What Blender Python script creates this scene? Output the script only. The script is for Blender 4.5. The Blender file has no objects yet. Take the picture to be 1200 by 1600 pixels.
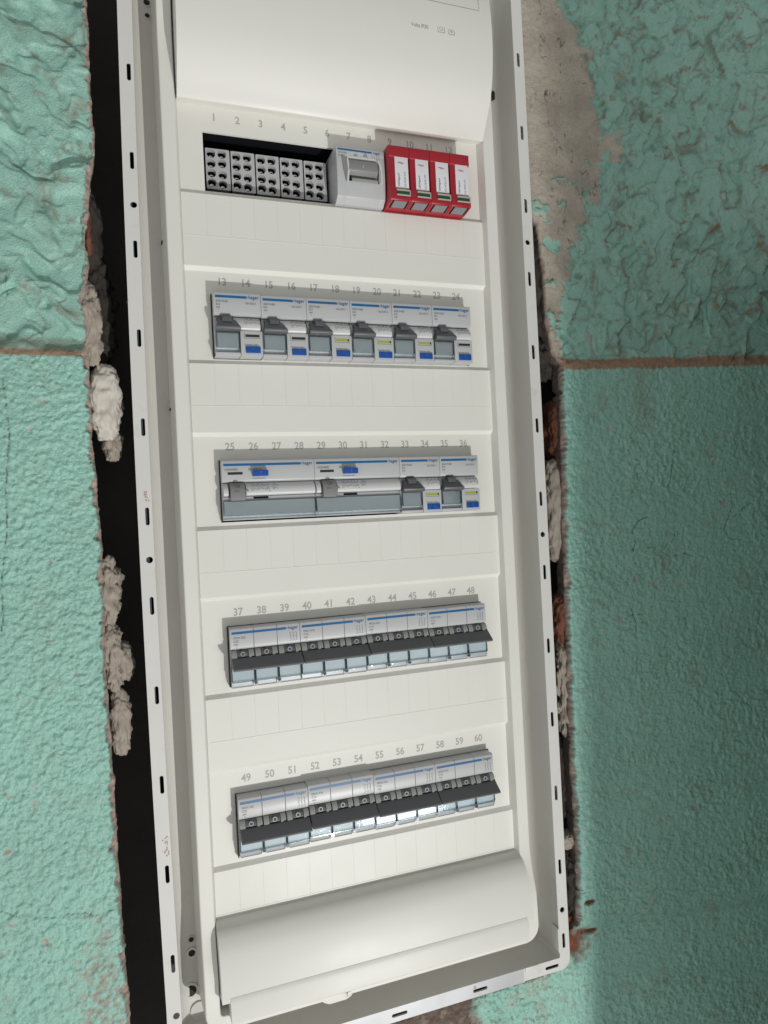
import bpy, bmesh, math, random
import numpy as np
from mathutils import Vector, Matrix, noise as mnoise

random.seed(7)
S = 0.001                      # everything below is written in millimetres
sc = bpy.context.scene
COL = sc.collection

# ------------------------------------------------------------------ camera
cam_d = bpy.data.cameras.new('camera')
cam = bpy.data.objects.new('camera', cam_d)
COL.objects.link(cam)
cam.location = (-0.1745243, -0.5459883, -0.3084630)
cam.rotation_euler = (1.5762909, 0.0503045, -0.3472568)
cam_d.sensor_fit = 'HORIZONTAL'
cam_d.sensor_width = 36.0
cam_d.lens = 1115.6755 / 1200 * 36.0
cam_d.clip_start = 0.01
cam_d.clip_end = 50
sc.camera = cam

# ------------------------------------------------------------------ world + lamps
world = bpy.data.worlds.new('World')
sc.world = world
world.use_nodes = True
wb = world.node_tree.nodes['Background']
wb.inputs[0].default_value = (0.99, 0.995, 0.97, 1)
_wt = world.node_tree          # room light: a little stronger from low in front than from above
_tc = _wt.nodes.new('ShaderNodeTexCoord')
_dp = _wt.nodes.new('ShaderNodeVectorMath'); _dp.operation = 'DOT_PRODUCT'
_dp.inputs[1].default_value = (-0.15, -0.55, -0.80)
_ma = _wt.nodes.new('ShaderNodeMath'); _ma.operation = 'MULTIPLY_ADD'
_ma.inputs[1].default_value = 0.22; _ma.inputs[2].default_value = 0.335
_wt.links.new(_tc.outputs['Generated'], _dp.inputs[0])
_wt.links.new(_dp.outputs['Value'], _ma.inputs[0])
_wt.links.new(_ma.outputs[0], wb.inputs[1])

def aim(o, target):
    d = Vector(target) - o.location
    o.rotation_euler = d.to_track_quat('-Z', 'Y').to_euler()

lk = bpy.data.lights.new('work_lamp', 'SPOT')
lk.energy = 16.0
lk.shadow_soft_size = 0.006
lk.spot_size = math.radians(176)
lk.spot_blend = 0.05
lk.color = (1.0, 0.985, 0.95)
key = bpy.data.objects.new('work_lamp', lk)
COL.objects.link(key)
key.location = (0.140, -0.700, -0.905)
aim(key, (0.140 - 0.992, -0.700 + 0.1113, -0.905 + 0.045))
lk.use_nodes = True      # work light thrown upward: even up the board instead of fading with height
_em = lk.node_tree.nodes['Emission']
_lf = lk.node_tree.nodes.new('ShaderNodeLightFalloff')
_lf.inputs['Strength'].default_value = 1.25
lk.node_tree.links.new(_lf.outputs['Constant'], _em.inputs['Strength'])

la = bpy.data.lights.new('panel_lamp', 'AREA')
la.shape = 'RECTANGLE'
la.size = 0.15
la.size_y = 0.12
la.energy = 0.42
la.color = (1.0, 1.0, 1.0)
rl = bpy.data.objects.new('panel_lamp', la)
COL.objects.link(rl)
rl.location = (0.275, -0.705, -0.895)
aim(rl, (0.02, 0, -0.56))

sc.view_settings.view_transform = 'Standard'
sc.view_settings.look = 'None'
sc.view_settings.exposure = 0.10
sc.view_settings.gamma = 1.0
sc.view_settings.use_curve_mapping = False
try:
    sc.cycles.max_bounces = 8
    sc.cycles.transparent_max_bounces = 12
except Exception:
    pass

# ------------------------------------------------------------------ materials
def mat(name, col, rough=0.4, metal=0.0, spec=0.5, var=0.0, bump=0.0, bscale=400.0, coat=0.0, dirt=None, dirt_amt=0.0):
    m = bpy.data.materials.new(name)
    m.use_nodes = True
    nt = m.node_tree
    b = nt.nodes['Principled BSDF']
    b.inputs['Base Color'].default_value = (*col, 1)
    b.inputs['Roughness'].default_value = rough
    b.inputs['Metallic'].default_value = metal
    b.inputs['Specular IOR Level'].default_value = spec
    b.inputs['Coat Weight'].default_value = coat
    tc = nt.nodes.new('ShaderNodeTexCoord')
    if var > 0 or dirt:
        n = nt.nodes.new('ShaderNodeTexNoise')
        n.inputs['Scale'].default_value = 22
        n.inputs['Detail'].default_value = 6
        nt.links.new(tc.outputs['Object'], n.inputs['Vector'])
        mx = nt.nodes.new('ShaderNodeMix'); mx.data_type = 'RGBA'
        mx.inputs[6].default_value = (*[c * (1 - var) for c in col], 1)
        mx.inputs[7].default_value = (*[min(1, c * (1 + var)) for c in col], 1)
        nt.links.new(n.outputs['Fac'], mx.inputs[0])
        out = mx.outputs[2]
        if dirt:
            n2 = nt.nodes.new('ShaderNodeTexNoise')
            n2.inputs['Scale'].default_value = 60
            n2.inputs['Detail'].default_value = 8
            n2.inputs['Roughness'].default_value = 0.7
            nt.links.new(tc.outputs['Object'], n2.inputs['Vector'])
            rp = nt.nodes.new('ShaderNodeValToRGB')
            rp.color_ramp.elements[0].position = 0.60
            rp.color_ramp.elements[1].position = 0.78
            nt.links.new(n2.outputs['Fac'], rp.inputs[0])
            ml = nt.nodes.new('ShaderNodeMath'); ml.operation = 'MULTIPLY'
            ml.inputs[1].default_value = dirt_amt
            nt.links.new(rp.outputs[0], ml.inputs[0])
            m2 = nt.nodes.new('ShaderNodeMix'); m2.data_type = 'RGBA'
            nt.links.new(ml.outputs[0], m2.inputs[0])
            nt.links.new(out, m2.inputs[6])
            m2.inputs[7].default_value = (*dirt, 1)
            out = m2.outputs[2]
        nt.links.new(out, b.inputs['Base Color'])
        mr = nt.nodes.new('ShaderNodeMapRange')
        mr.inputs[3].default_value = rough * 0.8
        mr.inputs[4].default_value = min(1, rough * 1.25)
        nt.links.new(n.outputs['Fac'], mr.inputs[0])
        nt.links.new(mr.outputs[0], b.inputs['Roughness'])
    if bump > 0:
        n3 = nt.nodes.new('ShaderNodeTexNoise')
        n3.inputs['Scale'].default_value = bscale
        n3.inputs['Detail'].default_value = 4
        nt.links.new(tc.outputs['Object'], n3.inputs['Vector'])
        bp = nt.nodes.new('ShaderNodeBump')
        bp.inputs['Strength'].default_value = 1.0
        bp.inputs['Distance'].default_value = bump * S
        nt.links.new(n3.outputs['Fac'], bp.inputs['Height'])
        nt.links.new(bp.outputs[0], b.inputs['Normal'])
    return m

M_COVER = mat('white_cover_plastic', (0.75, 0.742, 0.695), 0.42, var=0.025, bump=0.012, bscale=900, dirt=(0.50, 0.47, 0.42), dirt_amt=0.10)
M_PLATE = mat('white_plate_plastic', (0.75, 0.742, 0.695), 0.44, var=0.02, bump=0.03, bscale=60, dirt=(0.5, 0.47, 0.42), dirt_amt=0.08)
M_LID = mat('white_lid_plastic', (0.75, 0.74, 0.70), 0.42, var=0.02, bump=0.008, bscale=700, dirt=(0.5, 0.47, 0.42), dirt_amt=0.08)
M_FRAME = mat('painted_steel_frame', (0.67, 0.665, 0.645), 0.42, var=0.04, bump=0.02, bscale=300, dirt=(0.42, 0.33, 0.25), dirt_amt=0.40)
M_FRAMEB = mat('galvanised_steel_frame', (0.62, 0.63, 0.65), 0.30, metal=0.35, var=0.07, bump=0.05, bscale=90, dirt=(0.5, 0.45, 0.4), dirt_amt=0.3)
M_BOX = mat('grey_white_box_inside', (0.63, 0.62, 0.585), 0.5, var=0.05, bump=0.03, bscale=200, dirt=(0.34, 0.28, 0.22), dirt_amt=0.30)
M_BLACK = mat('black_inside', (0.008, 0.009, 0.011), 0.7, spec=0.1)
M_SHADOWGAP = mat('black_gap_shade', (0.008, 0.008, 0.01), 0.6)  # black put in for the shade of gaps and holes
M_HOUS = mat('light_grey_breaker_plastic', (0.50, 0.51, 0.52), 0.34, var=0.015, bump=0.01, bscale=1200)
M_HOUSW = mat('white_breaker_plastic', (0.62, 0.62, 0.63), 0.30, var=0.015, bump=0.01, bscale=1200)
M_HGREY = mat('warm_grey_plastic', (0.33, 0.33, 0.315), 0.42, var=0.04)
M_DARK = mat('dark_grey_lever_plastic', (0.125, 0.13, 0.137), 0.42, var=0.05, bump=0.01, bscale=1500)
M_DARK2 = mat('mid_dark_grey_lever_plastic', (0.105, 0.112, 0.12), 0.38, var=0.05)
M_GREYL = mat('mid_grey_rocker_plastic', (0.24, 0.24, 0.24), 0.35, var=0.03)
M_BLUE = mat('blue_print', (0.003, 0.115, 0.30), 0.4)
M_BTN = mat('blue_button_plastic', (0.004, 0.075, 0.36), 0.3)
M_INK = mat('dark_ink', (0.10, 0.10, 0.11), 0.5)
M_INKG = mat('grey_ink', (0.11, 0.11, 0.12), 0.5)
M_NUM = mat('grey_number_ink', (0.40, 0.40, 0.39), 0.5)
M_NUML = mat('pale_grey_marking', (0.30, 0.31, 0.31), 0.5)
M_RED = mat('red_plastic', (0.36, 0.013, 0.025), 0.36, var=0.04, bump=0.01, bscale=1200)
M_REDINK = mat('red_ink', (0.6, 0.03, 0.04), 0.5)
M_LABEL = mat('white_paper_label', (0.74, 0.74, 0.78), 0.35)
M_GREEN = mat('green_indicator', (0.012, 0.07, 0.03), 0.3)
M_YEL = mat('yellow_green_indicator', (0.38, 0.40, 0.05), 0.3)
M_SLOT = mat('dark_indicator_window', (0.035, 0.03, 0.025), 0.2)
M_GREYP = mat('grey_contact_pad', (0.22, 0.23, 0.25), 0.4, var=0.05)
M_TERM = mat('grey_terminal_plastic', (0.46, 0.465, 0.475), 0.4, var=0.05, bump=0.01, bscale=1000)
M_SCREW = mat('shiny_screw_metal', (0.75, 0.75, 0.72), 0.16, metal=1.0)
M_RING = mat('pale_ring_print', (0.42, 0.43, 0.43), 0.4)

def glass_mat(name, tint, rough=0.06):
    m = bpy.data.materials.new(name); m.use_nodes = True
    nt = m.node_tree
    for n in list(nt.nodes):
        nt.nodes.remove(n)
    out = nt.nodes.new('ShaderNodeOutputMaterial')
    tr = nt.nodes.new('ShaderNodeBsdfTransparent'); tr.inputs[0].default_value = (*tint, 1)
    gl = nt.nodes.new('ShaderNodeBsdfGlossy'); gl.inputs['Roughness'].default_value = rough
    gl.inputs[0].default_value = (0.95, 0.98, 1, 1)
    fr = nt.nodes.new('ShaderNodeFresnel'); fr.inputs[0].default_value = 1.55
    tc = nt.nodes.new('ShaderNodeTexCoord')
    nz = nt.nodes.new('ShaderNodeTexNoise'); nz.inputs['Scale'].default_value = 350
    bp = nt.nodes.new('ShaderNodeBump'); bp.inputs['Distance'].default_value = 0.05 * S
    nt.links.new(tc.outputs['Object'], nz.inputs['Vector'])
    nt.links.new(nz.outputs['Fac'], bp.inputs['Height'])
    nt.links.new(bp.outputs[0], gl.inputs['Normal'])
    ad = nt.nodes.new('ShaderNodeMath'); ad.operation = 'ADD'; ad.inputs[1].default_value = 0.03
    nt.links.new(fr.outputs[0], ad.inputs[0])
    mx = nt.nodes.new('ShaderNodeMixShader')
    nt.links.new(ad.outputs[0], mx.inputs[0])
    nt.links.new(tr.outputs[0], mx.inputs[1])
    nt.links.new(gl.outputs[0], mx.inputs[2])
    nt.links.new(mx.outputs[0], out.inputs[0])
    return m
M_GLASS = glass_mat('clear_bluish_plastic', (0.965, 0.985, 0.99))
M_INSERT = mat('pale_blue_grey_insert', (0.68, 0.74, 0.77), 0.5)  # pale backing added behind the clear panes to brighten them
M_INSERT2 = mat('brightened_blue_grey_insert', (0.88, 0.94, 0.96), 0.5)  # brighter copy making up for dimmer light behind single panes
M_GLASSR = glass_mat('clear_plastic_rim', (0.72, 0.82, 0.86), 0.1)

# ------------------------------------------------------------------ mesh helpers (mm; z up, y away from the viewer)
class MB:
    def __init__(s):
        s.bm = bmesh.new()
    def box(s, x0, x1, y0, y1, z0, z1, bev=0.0, seg=2):
        if x0 > x1: x0, x1 = x1, x0
        if y0 > y1: y0, y1 = y1, y0
        if z0 > z1: z0, z1 = z1, z0
        r = bmesh.ops.create_cube(s.bm, size=1.0)
        vs = r['verts']
        for v in vs:
            v.co = Vector(((x0 + x1) / 2 + v.co.x * (x1 - x0), (y0 + y1) / 2 + v.co.y * (y1 - y0), (z0 + z1) / 2 + v.co.z * (z1 - z0)))
        if bev > 0:
            es = list({e for v in vs for e in v.link_edges})
            bmesh.ops.bevel(s.bm, geom=es, offset=bev, segments=seg, affect='EDGES', profile=0.6)
        return s
    def prism(s, prof, x0, x1, bev=0.0, seg=2, taper=None):
        """prof = list of (f, z): f millimetres toward the viewer. Extruded along x."""
        a = [s.bm.verts.new((x0, -f, z)) for f, z in prof]
        if taper:
            b = [s.bm.verts.new((x1 + taper(f, z), -f, z)) for f, z in prof]
            for v, (f, z) in zip(a, prof):
                v.co.x = x0 - taper(f, z)
        else:
            b = [s.bm.verts.new((x1, -f, z)) for f, z in prof]
        fs = [s.bm.faces.new(a), s.bm.faces.new(b[::-1])]
        n = len(prof)
        for i in range(n):
            j = (i + 1) % n
            fs.append(s.bm.faces.new((a[j], a[i], b[i], b[j])))
        bmesh.ops.recalc_face_normals(s.bm, faces=fs)
        if bev > 0:
            es = set()
            for f in fs:
                for e in f.edges:
                    if len(e.link_faces) == 2 and e.calc_face_angle(0) > 0.5:
                        es.add(e)
            bmesh.ops.bevel(s.bm, geom=list(es), offset=bev, segments=seg, affect='EDGES', profile=0.6, clamp_overlap=True)
        return s
    def poly(s, pts, y0, y1, bev=0.0):
        """pts = (x, z) outline, extruded from depth y0 to y1"""
        a = [s.bm.verts.new((x, y0, z)) for x, z in pts]
        b = [s.bm.verts.new((x, y1, z)) for x, z in pts]
        fs = [s.bm.faces.new(a), s.bm.faces.new(b[::-1])]
        n = len(pts)
        for i in range(n):
            j = (i + 1) % n
            fs.append(s.bm.faces.new((a[j], a[i], b[i], b[j])))
        bmesh.ops.recalc_face_normals(s.bm, faces=fs)
        if bev > 0:
            bmesh.ops.bevel(s.bm, geom=list(fs[0].edges) if y0 < y1 else list(fs[1].edges), offset=bev, segments=2, affect='EDGES')
        return s
    def disc(s, x, z, r, y0, y1, n=24, sx=1.0):
        return s.poly([(x + r * sx * math.cos(2 * math.pi * i / n), z + r * math.sin(2 * math.pi * i / n)) for i in range(n)], y0, y1)
    def ring(s, x, z, r0, r1, y0, y1, n=28):
        o, i_ = [], []
        for k in range(n):
            c, d = math.cos(2 * math.pi * k / n), math.sin(2 * math.pi * k / n)
            o.append((s.bm.verts.new((x + r1 * c, y0, z + r1 * d)), s.bm.verts.new((x + r1 * c, y1, z + r1 * d))))
            i_.append((s.bm.verts.new((x + r0 * c, y0, z + r0 * d)), s.bm.verts.new((x + r0 * c, y1, z + r0 * d))))
        for k in range(n):
            j = (k + 1) % n
            s.bm.faces.new((o[k][0], o[j][0], i_[j][0], i_[k][0]))
            s.bm.faces.new((o[k][1], i_[k][1], i_[j][1], o[j][1]))
            s.bm.faces.new((o[k][0], o[k][1], o[j][1], o[j][0]))
            s.bm.faces.new((i_[k][0], i_[j][0], i_[j][1], i_[k][1]))
        return s
    def line(s, pts, w, y0, y1):
        for (xa, za), (xb, zb) in zip(pts, pts[1:]):
            d = math.hypot(xb - xa, zb - za) or 1
            nx, nz = -(zb - za) / d * w / 2, (xb - xa) / d * w / 2
            s.poly([(xa + nx, za + nz), (xb + nx, zb + nz), (xb - nx, zb - nz), (xa - nx, za - nz)], y0, y1)
        return s
    def mesh(s, name, smooth=True, ang=32):
        for v in s.bm.verts:
            v.co *= S
        bmesh.ops.recalc_face_normals(s.bm, faces=s.bm.faces)
        me = bpy.data.meshes.new(name)
        if smooth:
            for f in s.bm.faces:
                f.smooth = True
            for e in s.bm.edges:
                if len(e.link_faces) == 2 and e.calc_face_angle(0) > math.radians(ang):
                    e.smooth = False
        s.bm.to_mesh(me)
        s.bm.free()
        return me

def empty(name, loc=(0, 0, 0), parent=None):
    o = bpy.data.objects.new(name, None)
    COL.objects.link(o)
    o.location = [c * S for c in loc]
    o.empty_display_size = 0.01
    if parent: o.parent = parent
    return o
def tag(o, label=None, cat=None, group=None, kind=None):
    if label: o['label'] = label
    if cat: o['category'] = cat
    if group: o['group'] = group
    if kind: o['kind'] = kind
    return o
def link(name, me, m, parent=None, loc=(0, 0, 0)):
    if m and not me.materials:
        me.materials.append(m)
    o = bpy.data.objects.new(name, me)
    COL.objects.link(o)
    o.location = [c * S for c in loc]
    if parent: o.parent = parent
    return o
CACHE = {}
def part(name, keyname, fn, m, parent, loc=(0, 0, 0)):
    k = (keyname, name)
    if k not in CACHE:
        r = fn()
        CACHE[k] = r.mesh(name) if isinstance(r, MB) else r
        if not CACHE[k].materials: CACHE[k].materials.append(m)
    return link(name, CACHE[k], m, parent, loc)

def text_mesh(s, size, bold=0.0, sx=1.0, align='LEFT', spacing=1.0, shear=0.0, rot=0.0, thick=0.02):
    """text as flat printed geometry; x right, z up, faces the viewer (-y)"""
    k = ('txt', s, size, bold, sx, align, spacing, shear, rot, thick)
    if k in CACHE: return CACHE[k]
    cu = bpy.data.curves.new('text', 'FONT')
    cu.body = s; cu.size = size; cu.offset = bold; cu.align_x = align
    cu.space_character = spacing; cu.shear = shear; cu.resolution_u = 3; cu.extrude = thick
    o = bpy.data.objects.new('tmp', cu)
    COL.objects.link(o)
    dg = bpy.context.evaluated_depsgraph_get()
    me = bpy.data.meshes.new_from_object(o.evaluated_get(dg))
    bpy.data.objects.remove(o); bpy.data.curves.remove(cu)
    R = Matrix.Rotation(math.radians(90), 4, 'X') @ Matrix.Rotation(rot, 4, 'Z') @ Matrix.Diagonal((sx, 1, 1, 1))
    me.transform(Matrix.Scale(S, 4) @ R)
    me.materials.clear()
    CACHE[k] = me
    return me
def join_text(name, items):
    """items = [(text mesh, (x,y,z) mm)] merged into one mesh"""
    bm = bmesh.new()
    for me, loc in items:
        t = me.copy()
        t.transform(Matrix.Translation([c * S for c in loc]))
        bm.from_mesh(t)
        bpy.data.meshes.remove(t)
    me = bpy.data.meshes.new(name)
    bm.to_mesh(me); bm.free()
    return me

def curve_sheet(name, loops, y0, thick, bevel=0.0):
    """flat sheet with holes. loops = list of [(x,z)...]; front face at y0"""
    cu = bpy.data.curves.new('c', 'CURVE')
    cu.dimensions = '2D'; cu.fill_mode = 'BOTH'
    cu.extrude = thick / 2
    cu.bevel_depth = bevel
    cu.bevel_resolution = 1
    for lp in loops:
        sp = cu.splines.new('POLY'); sp.points.add(len(lp) - 1)
        for p, (x, z) in zip(sp.points, lp):
            p.co = (x, z, 0, 1)
        sp.use_cyclic_u = True
    o = bpy.data.objects.new('tmp', cu); COL.objects.link(o)
    dg = bpy.context.evaluated_depsgraph_get()
    me = bpy.data.meshes.new_from_object(o.evaluated_get(dg))
    bpy.data.objects.remove(o); bpy.data.curves.remove(cu)
    me.transform(Matrix.Scale(S, 4) @ Matrix.Translation((0, y0 + thick / 2 + bevel, 0)) @ Matrix.Rotation(math.radians(90), 4, 'X'))
    me.materials.clear()
    for p in me.polygons: p.use_smooth = False
    return me
def rrect(x0, x1, z0, z1, r, n=5, step=0):
    out = []
    for cx, cz, a0 in ((x1 - r, z1 - r, 0), (x0 + r, z1 - r, 90), (x0 + r, z0 + r, 180), (x1 - r, z0 + r, 270)):
        for i in range(n + 1):
            a = math.radians(a0 + 90 * i / n)
            out.append((cx + r * math.cos(a), cz + r * math.sin(a)))
    if step:
        res = []
        for (xa, za), (xb, zb) in zip(out, out[1:] + out[:1]):
            L = math.hypot(xb - xa, zb - za); k = max(1, int(L / step))
            for i in range(k):
                res.append((xa + (xb - xa) * i / k, za + (zb - za) * i / k))
        out = res
    return out
def slot(cx, cz, w, h, n=6):
    r = min(w, h) / 2
    return rrect(cx - w / 2, cx + w / 2, cz - h / 2, cz + h / 2, r * 0.98, n)

# ------------------------------------------------------------------ noise
def _hash(ix, iy, seed):
    h = (ix.astype(np.int64) * 374761393 + iy.astype(np.int64) * 668265263 + seed * 1442695041) & 0xffffffff
    h = ((h ^ (h >> 13)) * 1274126177) & 0xffffffff
    h = (h ^ (h >> 16)) & 0xffffffff
    return h / 4294967295.0
def gnoise(x, y, seed=0):
    ix, iy = np.floor(x), np.floor(y)
    fx, fy = x - ix, y - iy
    u = fx * fx * fx * (fx * (fx * 6 - 15) + 10); v = fy * fy * fy * (fy * (fy * 6 - 15) + 10)
    def g(dx, dy):
        a = _hash(ix + dx, iy + dy, seed) * 2 * np.pi
        return np.cos(a) * (fx - dx) + np.sin(a) * (fy - dy)
    n00, n10, n01, n11 = g(0, 0), g(1, 0), g(0, 1), g(1, 1)
    return ((n00 * (1 - u) + n10 * u) * (1 - v) + (n01 * (1 - u) + n11 * u) * v) * 1.5
def fbm(x, y, scale, octv=4, seed=0, gain=0.5):
    t = 0; a = 1; s = 1.0 / scale; w = 0
    for i in range(octv):
        t = t + a * gnoise(x * s + 13.7 * i, y * s - 7.1 * i, seed + i * 17); w += a
        a *= gain; s *= 2.03
    return t / w
def sstep(a, b, x):
    t = np.clip((x - a) / (b - a), 0, 1)
    return t * t * (3 - 2 * t)

# ------------------------------------------------------------------ the plastered wall
WY = -16.0
Z_BAND = -184.0
GREEN_L = np.array([0.29, 0.52, 0.445]); GREEN_LO = np.array([0.30, 0.55, 0.47])
BROWN = np.array([0.27, 0.155, 0.095]); DIRT_SHADE = np.array([0.20, 0.165, 0.115])
PLASTER = np.array([0.56, 0.50, 0.42]); PINK = np.array([0.46, 0.36, 0.31]); RUST = np.array([0.17, 0.055, 0.03])
CRACKS = [  # polylines (u, z) on the right wall, mm
 ([(992, 718), (992, 738), (995, 762), (993, 765)], 0.8), ([(1052, 705), (1047, 735), (1042, 762)], 0.8),
 ([(1012, 806), (995, 815), (987, 828), (990, 845), (988, 862), (992, 885)], 0.9), ([(981, 860), (1010, 856), (1035, 852)], 0.6),
 ([(1052, 822), (1052, 840), (1040, 850), (1032, 862), (1045, 870), (1070, 864), (1080, 870)], 0.7),
 ([(1140, 772), (1142, 790), (1133, 815), (1129, 830), (1140, 842), (1160, 843)], 0.8), ([(1172, 785), (1150, 800), (1140, 812)], 0.6),
 ([(986, 930), (986, 955), (992, 975), (991, 992)], 0.8), ([(978, 964), (990, 958), (1004, 960)], 0.7),
 ([(1055, 952), (1068, 965), (1072, 982), (1065, 988)], 0.7), ([(1032, 938), (1065, 940)], 0.6),
]
CRACKS_L = [([(4, 590), (12, 640), (16, 680), (10, 760), (12, 830), (9, 850)], 0.8), ([(8, 870), (4, 900), (6, 960), (3, 1000)], 0.7),
            ([(100, 1428), (130, 1424), (150, 1428), (180, 1418)], 0.7), ([(0, 1420), (40, 1434), (90, 1430)], 0.7), ([(8, 430), (10, 455), (12, 470)], 0.6)]
_R = Matrix.Rotation(cam.rotation_euler[2], 3, 'Z') @ Matrix.Rotation(cam.rotation_euler[1], 3, 'Y') @ Matrix.Rotation(cam.rotation_euler[0], 3, 'X')
def on_wall(px, py, Y=WY):
    """measured photo position -> x, z on the wall plane (used once, to write the measurements down)"""
    d = _R @ Vector(((px - 600) / 1115.6755, -(py - 800) / 1115.6755, -1))
    t = (Y - cam.location[1] / S) / d[1]
    return cam.location[0] / S + t * d[0], cam.location[2] / S + t * d[2]

BEND0, BENDW, BANG = 193.0, 22.0, math.radians(12.0)
def bend(u):
    """unfolded wall coordinate -> x, y, normal angle: the wall turns a shallow inside corner beside the board"""
    t = np.clip((u - BEND0) / BENDW, 0, 1)
    th = BANG * t
    # integrate
    x = np.where(u < BEND0, u, 0.0); 
    s = t * BENDW
    xx = BEND0 + s * (1 - (th ** 2) / 6)
    yy = -(s * th / 2)
    rest = np.clip(u - BEND0 - BENDW, 0, None)
    X = np.where(u < BEND0, u, xx + rest * math.cos(BANG))
    Y = WY + np.where(u < BEND0, 0.0, yy - rest * math.sin(BANG))
    return X, Y, th

def seg_dist(U, Z, pts):
    d = np.full(U.shape, 1e9)
    for (xa, za), (xb, zb) in zip(pts, pts[1:]):
        vx, vz = xb - xa, zb - za
        t = np.clip(((U - xa) * vx + (Z - za) * vz) / (vx * vx + vz * vz + 1e-9), 0, 1)
        d = np.minimum(d, np.hypot(U - xa - t * vx, Z - za - t * vz))
    return d

def wall_fields(U, Z, side, edge):
    """height toward the room (mm) and colour. edge = distance in from the broken edge"""
    up = sstep(Z_BAND - 2, Z_BAND + 4, Z)
    # ---- upper coarse knife-textured coat
    k = 1.0 if side == 'L' else 0.62
    wx = U + 16 * k * fbm(U, Z, 45 * k, 3, 3); wz = Z + 16 * k * fbm(U, Z, 45 * k, 3, 9)
    if side == 'L':
        a, b = wx * 0.80 - wz * 0.35, wz * 0.95 + wx * 0.45
    else:
        a, b = wx * 0.9 + wz * 0.25, wz * 0.8 - wx * 0.55
    r1 = np.abs(fbm(a, b, 46 * k, 2, 21)); r2 = np.abs(fbm(a * 1.2 + 90, b, 27 * k, 2, 33))
    ridge1 = np.exp(-(r1 / 0.045) ** 2); ridge2 = np.exp(-(r2 / 0.055) ** 2) * sstep(-0.1, 0.25, fbm(U, Z, 40 * k, 2, 77))
    sgn = np.tanh(fbm(a, b, 46 * k, 2, 21) / 0.06)
    if side == 'L':
        sgn = np.tanh(fbm(a, b * 1.5, 46 * k, 2, 21) / 0.07) * 1.3 + 1.2 * fbm(a, b, 26, 2, 23) + 0.45 * np.tanh(fbm(a, b * 1.6, 24, 2, 25) / 0.06)
    hu = 1.6 * k * sgn + 1.3 * k * ridge1 * (0.35 if side == 'L' else 1.0) + 0.9 * k * ridge2 + 2.2 * k * fbm(U, Z, 60 * k, 3, 5) + 0.5 * fbm(U, Z, 9, 3, 6)
    if side != 'L':
        hu = hu + 1.5 * np.exp(-(fbm(a + 40, b * 1.2, 30, 2, 27) / 0.05) ** 2) * sstep(-0.1, 0.15, fbm(U, Z, 34, 2, 29)) - 1.0 * np.exp(-(fbm(a, b + 70, 26, 2, 28) / 0.06) ** 2) * sstep(0.0, 0.2, fbm(U + 50, Z, 30, 2, 30))
    hu = hu * (1.05 if side == 'L' else 1.55)
    pits = sstep(0.34, 0.6, fbm(U, Z, 14, 2, 61)); hu = hu - 1.2 * k * pits
    # ---- lower orange-peel coat
    gl = 1.45 if side != 'R' else 1.5
    n1 = fbm(U + 1.5 * fbm(U, Z, 5, 2, 12), Z, 7.0, 3, 40, 0.6)
    hl = gl * (0.55 * sstep(-0.10, 0.16, n1) + 0.30 * sstep(-0.1, 0.1, fbm(U + 3, Z, 3.8, 2, 45)) + 0.50 * fbm(U, Z, 2.4, 2, 41)) + 1.2 * fbm(U, Z, 70, 2, 42)
    if side == 'R':
        hl = hl * (0.55 + 0.45 * sstep(-0.2, 0.3, fbm(U, Z, 60, 2, 43)))
    if side == 'B':
        hl = hl * 1.5
    h = hl * (1 - up) + hu * up
    if edge is not None:
        hl = hl * (0.25 + 0.75 * sstep(5, 18, edge))
    # ---- dado ledge: the lower coat stands proud of the upper one
    h = h + (1 - sstep(Z_BAND - 2, Z_BAND + 9, Z)) * 3.2 - 1.0
    groove = np.exp(-((Z - (Z_BAND + 3.5)) / 3.0) ** 2)
    h = h - 0.8 * groove
    # ---- colour
    c = np.zeros(U.shape + (3,)); G = GREEN_L * up[..., None] + GREEN_LO * (1 - up[..., None]); c[:] = G
    tone = 1 + 0.10 * fbm(U, Z, 80, 3, 90) + 0.06 * fbm(U, Z, 6, 2, 91)
    c *= tone[..., None]
    def mixc(c, col, m):
        m = np.clip(m, 0, 1)[..., None]
        return c * (1 - m) + col * m
    dn = fbm(U, Z, 30, 4, 120, 0.6); dn2 = fbm(U, Z, 4, 3, 121, 0.6)
    # dirt settled along ridges on the upper coat
    near = np.maximum(np.exp(-(r1 / 0.10) ** 2), 0.7 * np.exp(-(r2 / 0.10) ** 2))
    off = sstep(-0.15, 0.25, dn + 0.4 * dn2)
    c = mixc(c, DIRT_SHADE if side == 'L' else DIRT_SHADE * 0.9, 0.62 * near * off * up)
    c = mixc(c, BROWN * 1.1, 0.8 * sstep(0.13, 0.30, dn2 * 0.6 + 0.5 * fbm(U, Z, 18, 3, 140)) * near * up * (1.0 if side == 'R' else 0.25))
    c = mixc(c, G * 0.45, 0.55 * pits * up)  # pit colour darkened to paint in the shade of the cavities
    # small chips on the lower coat, showing plaster
    chip = sstep(0.44, 0.50, fbm(U, Z, 9, 3, 150, 0.45)) * sstep(-0.05, 0.2, fbm(U, Z, 70, 2, 151))
    c = mixc(c, PINK, 0.8 * chip * (1 - up)); h = h - 0.5 * chip * (1 - up)
    scuff = sstep(0.12, 0.35, fbm(U, Z, 24, 4, 152, 0.65) * 0.8 + 0.3 * dn2)
    c = mixc(c, DIRT_SHADE * 1.35, (0.26 if side == 'R' else 0.16) * scuff * (1 - up))
    pin = sstep(0.40, 0.48, fbm(U, Z, 3.4, 2, 153)); c = mixc(c, G * 0.35, 0.6 * pin * (1 - up) * (0.7 if side != 'B' else 1.6))
    # brown band of the ledge
    zb = Z - Z_BAND - 1.2 * fbm(U, Z, 25, 3, 160)
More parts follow.
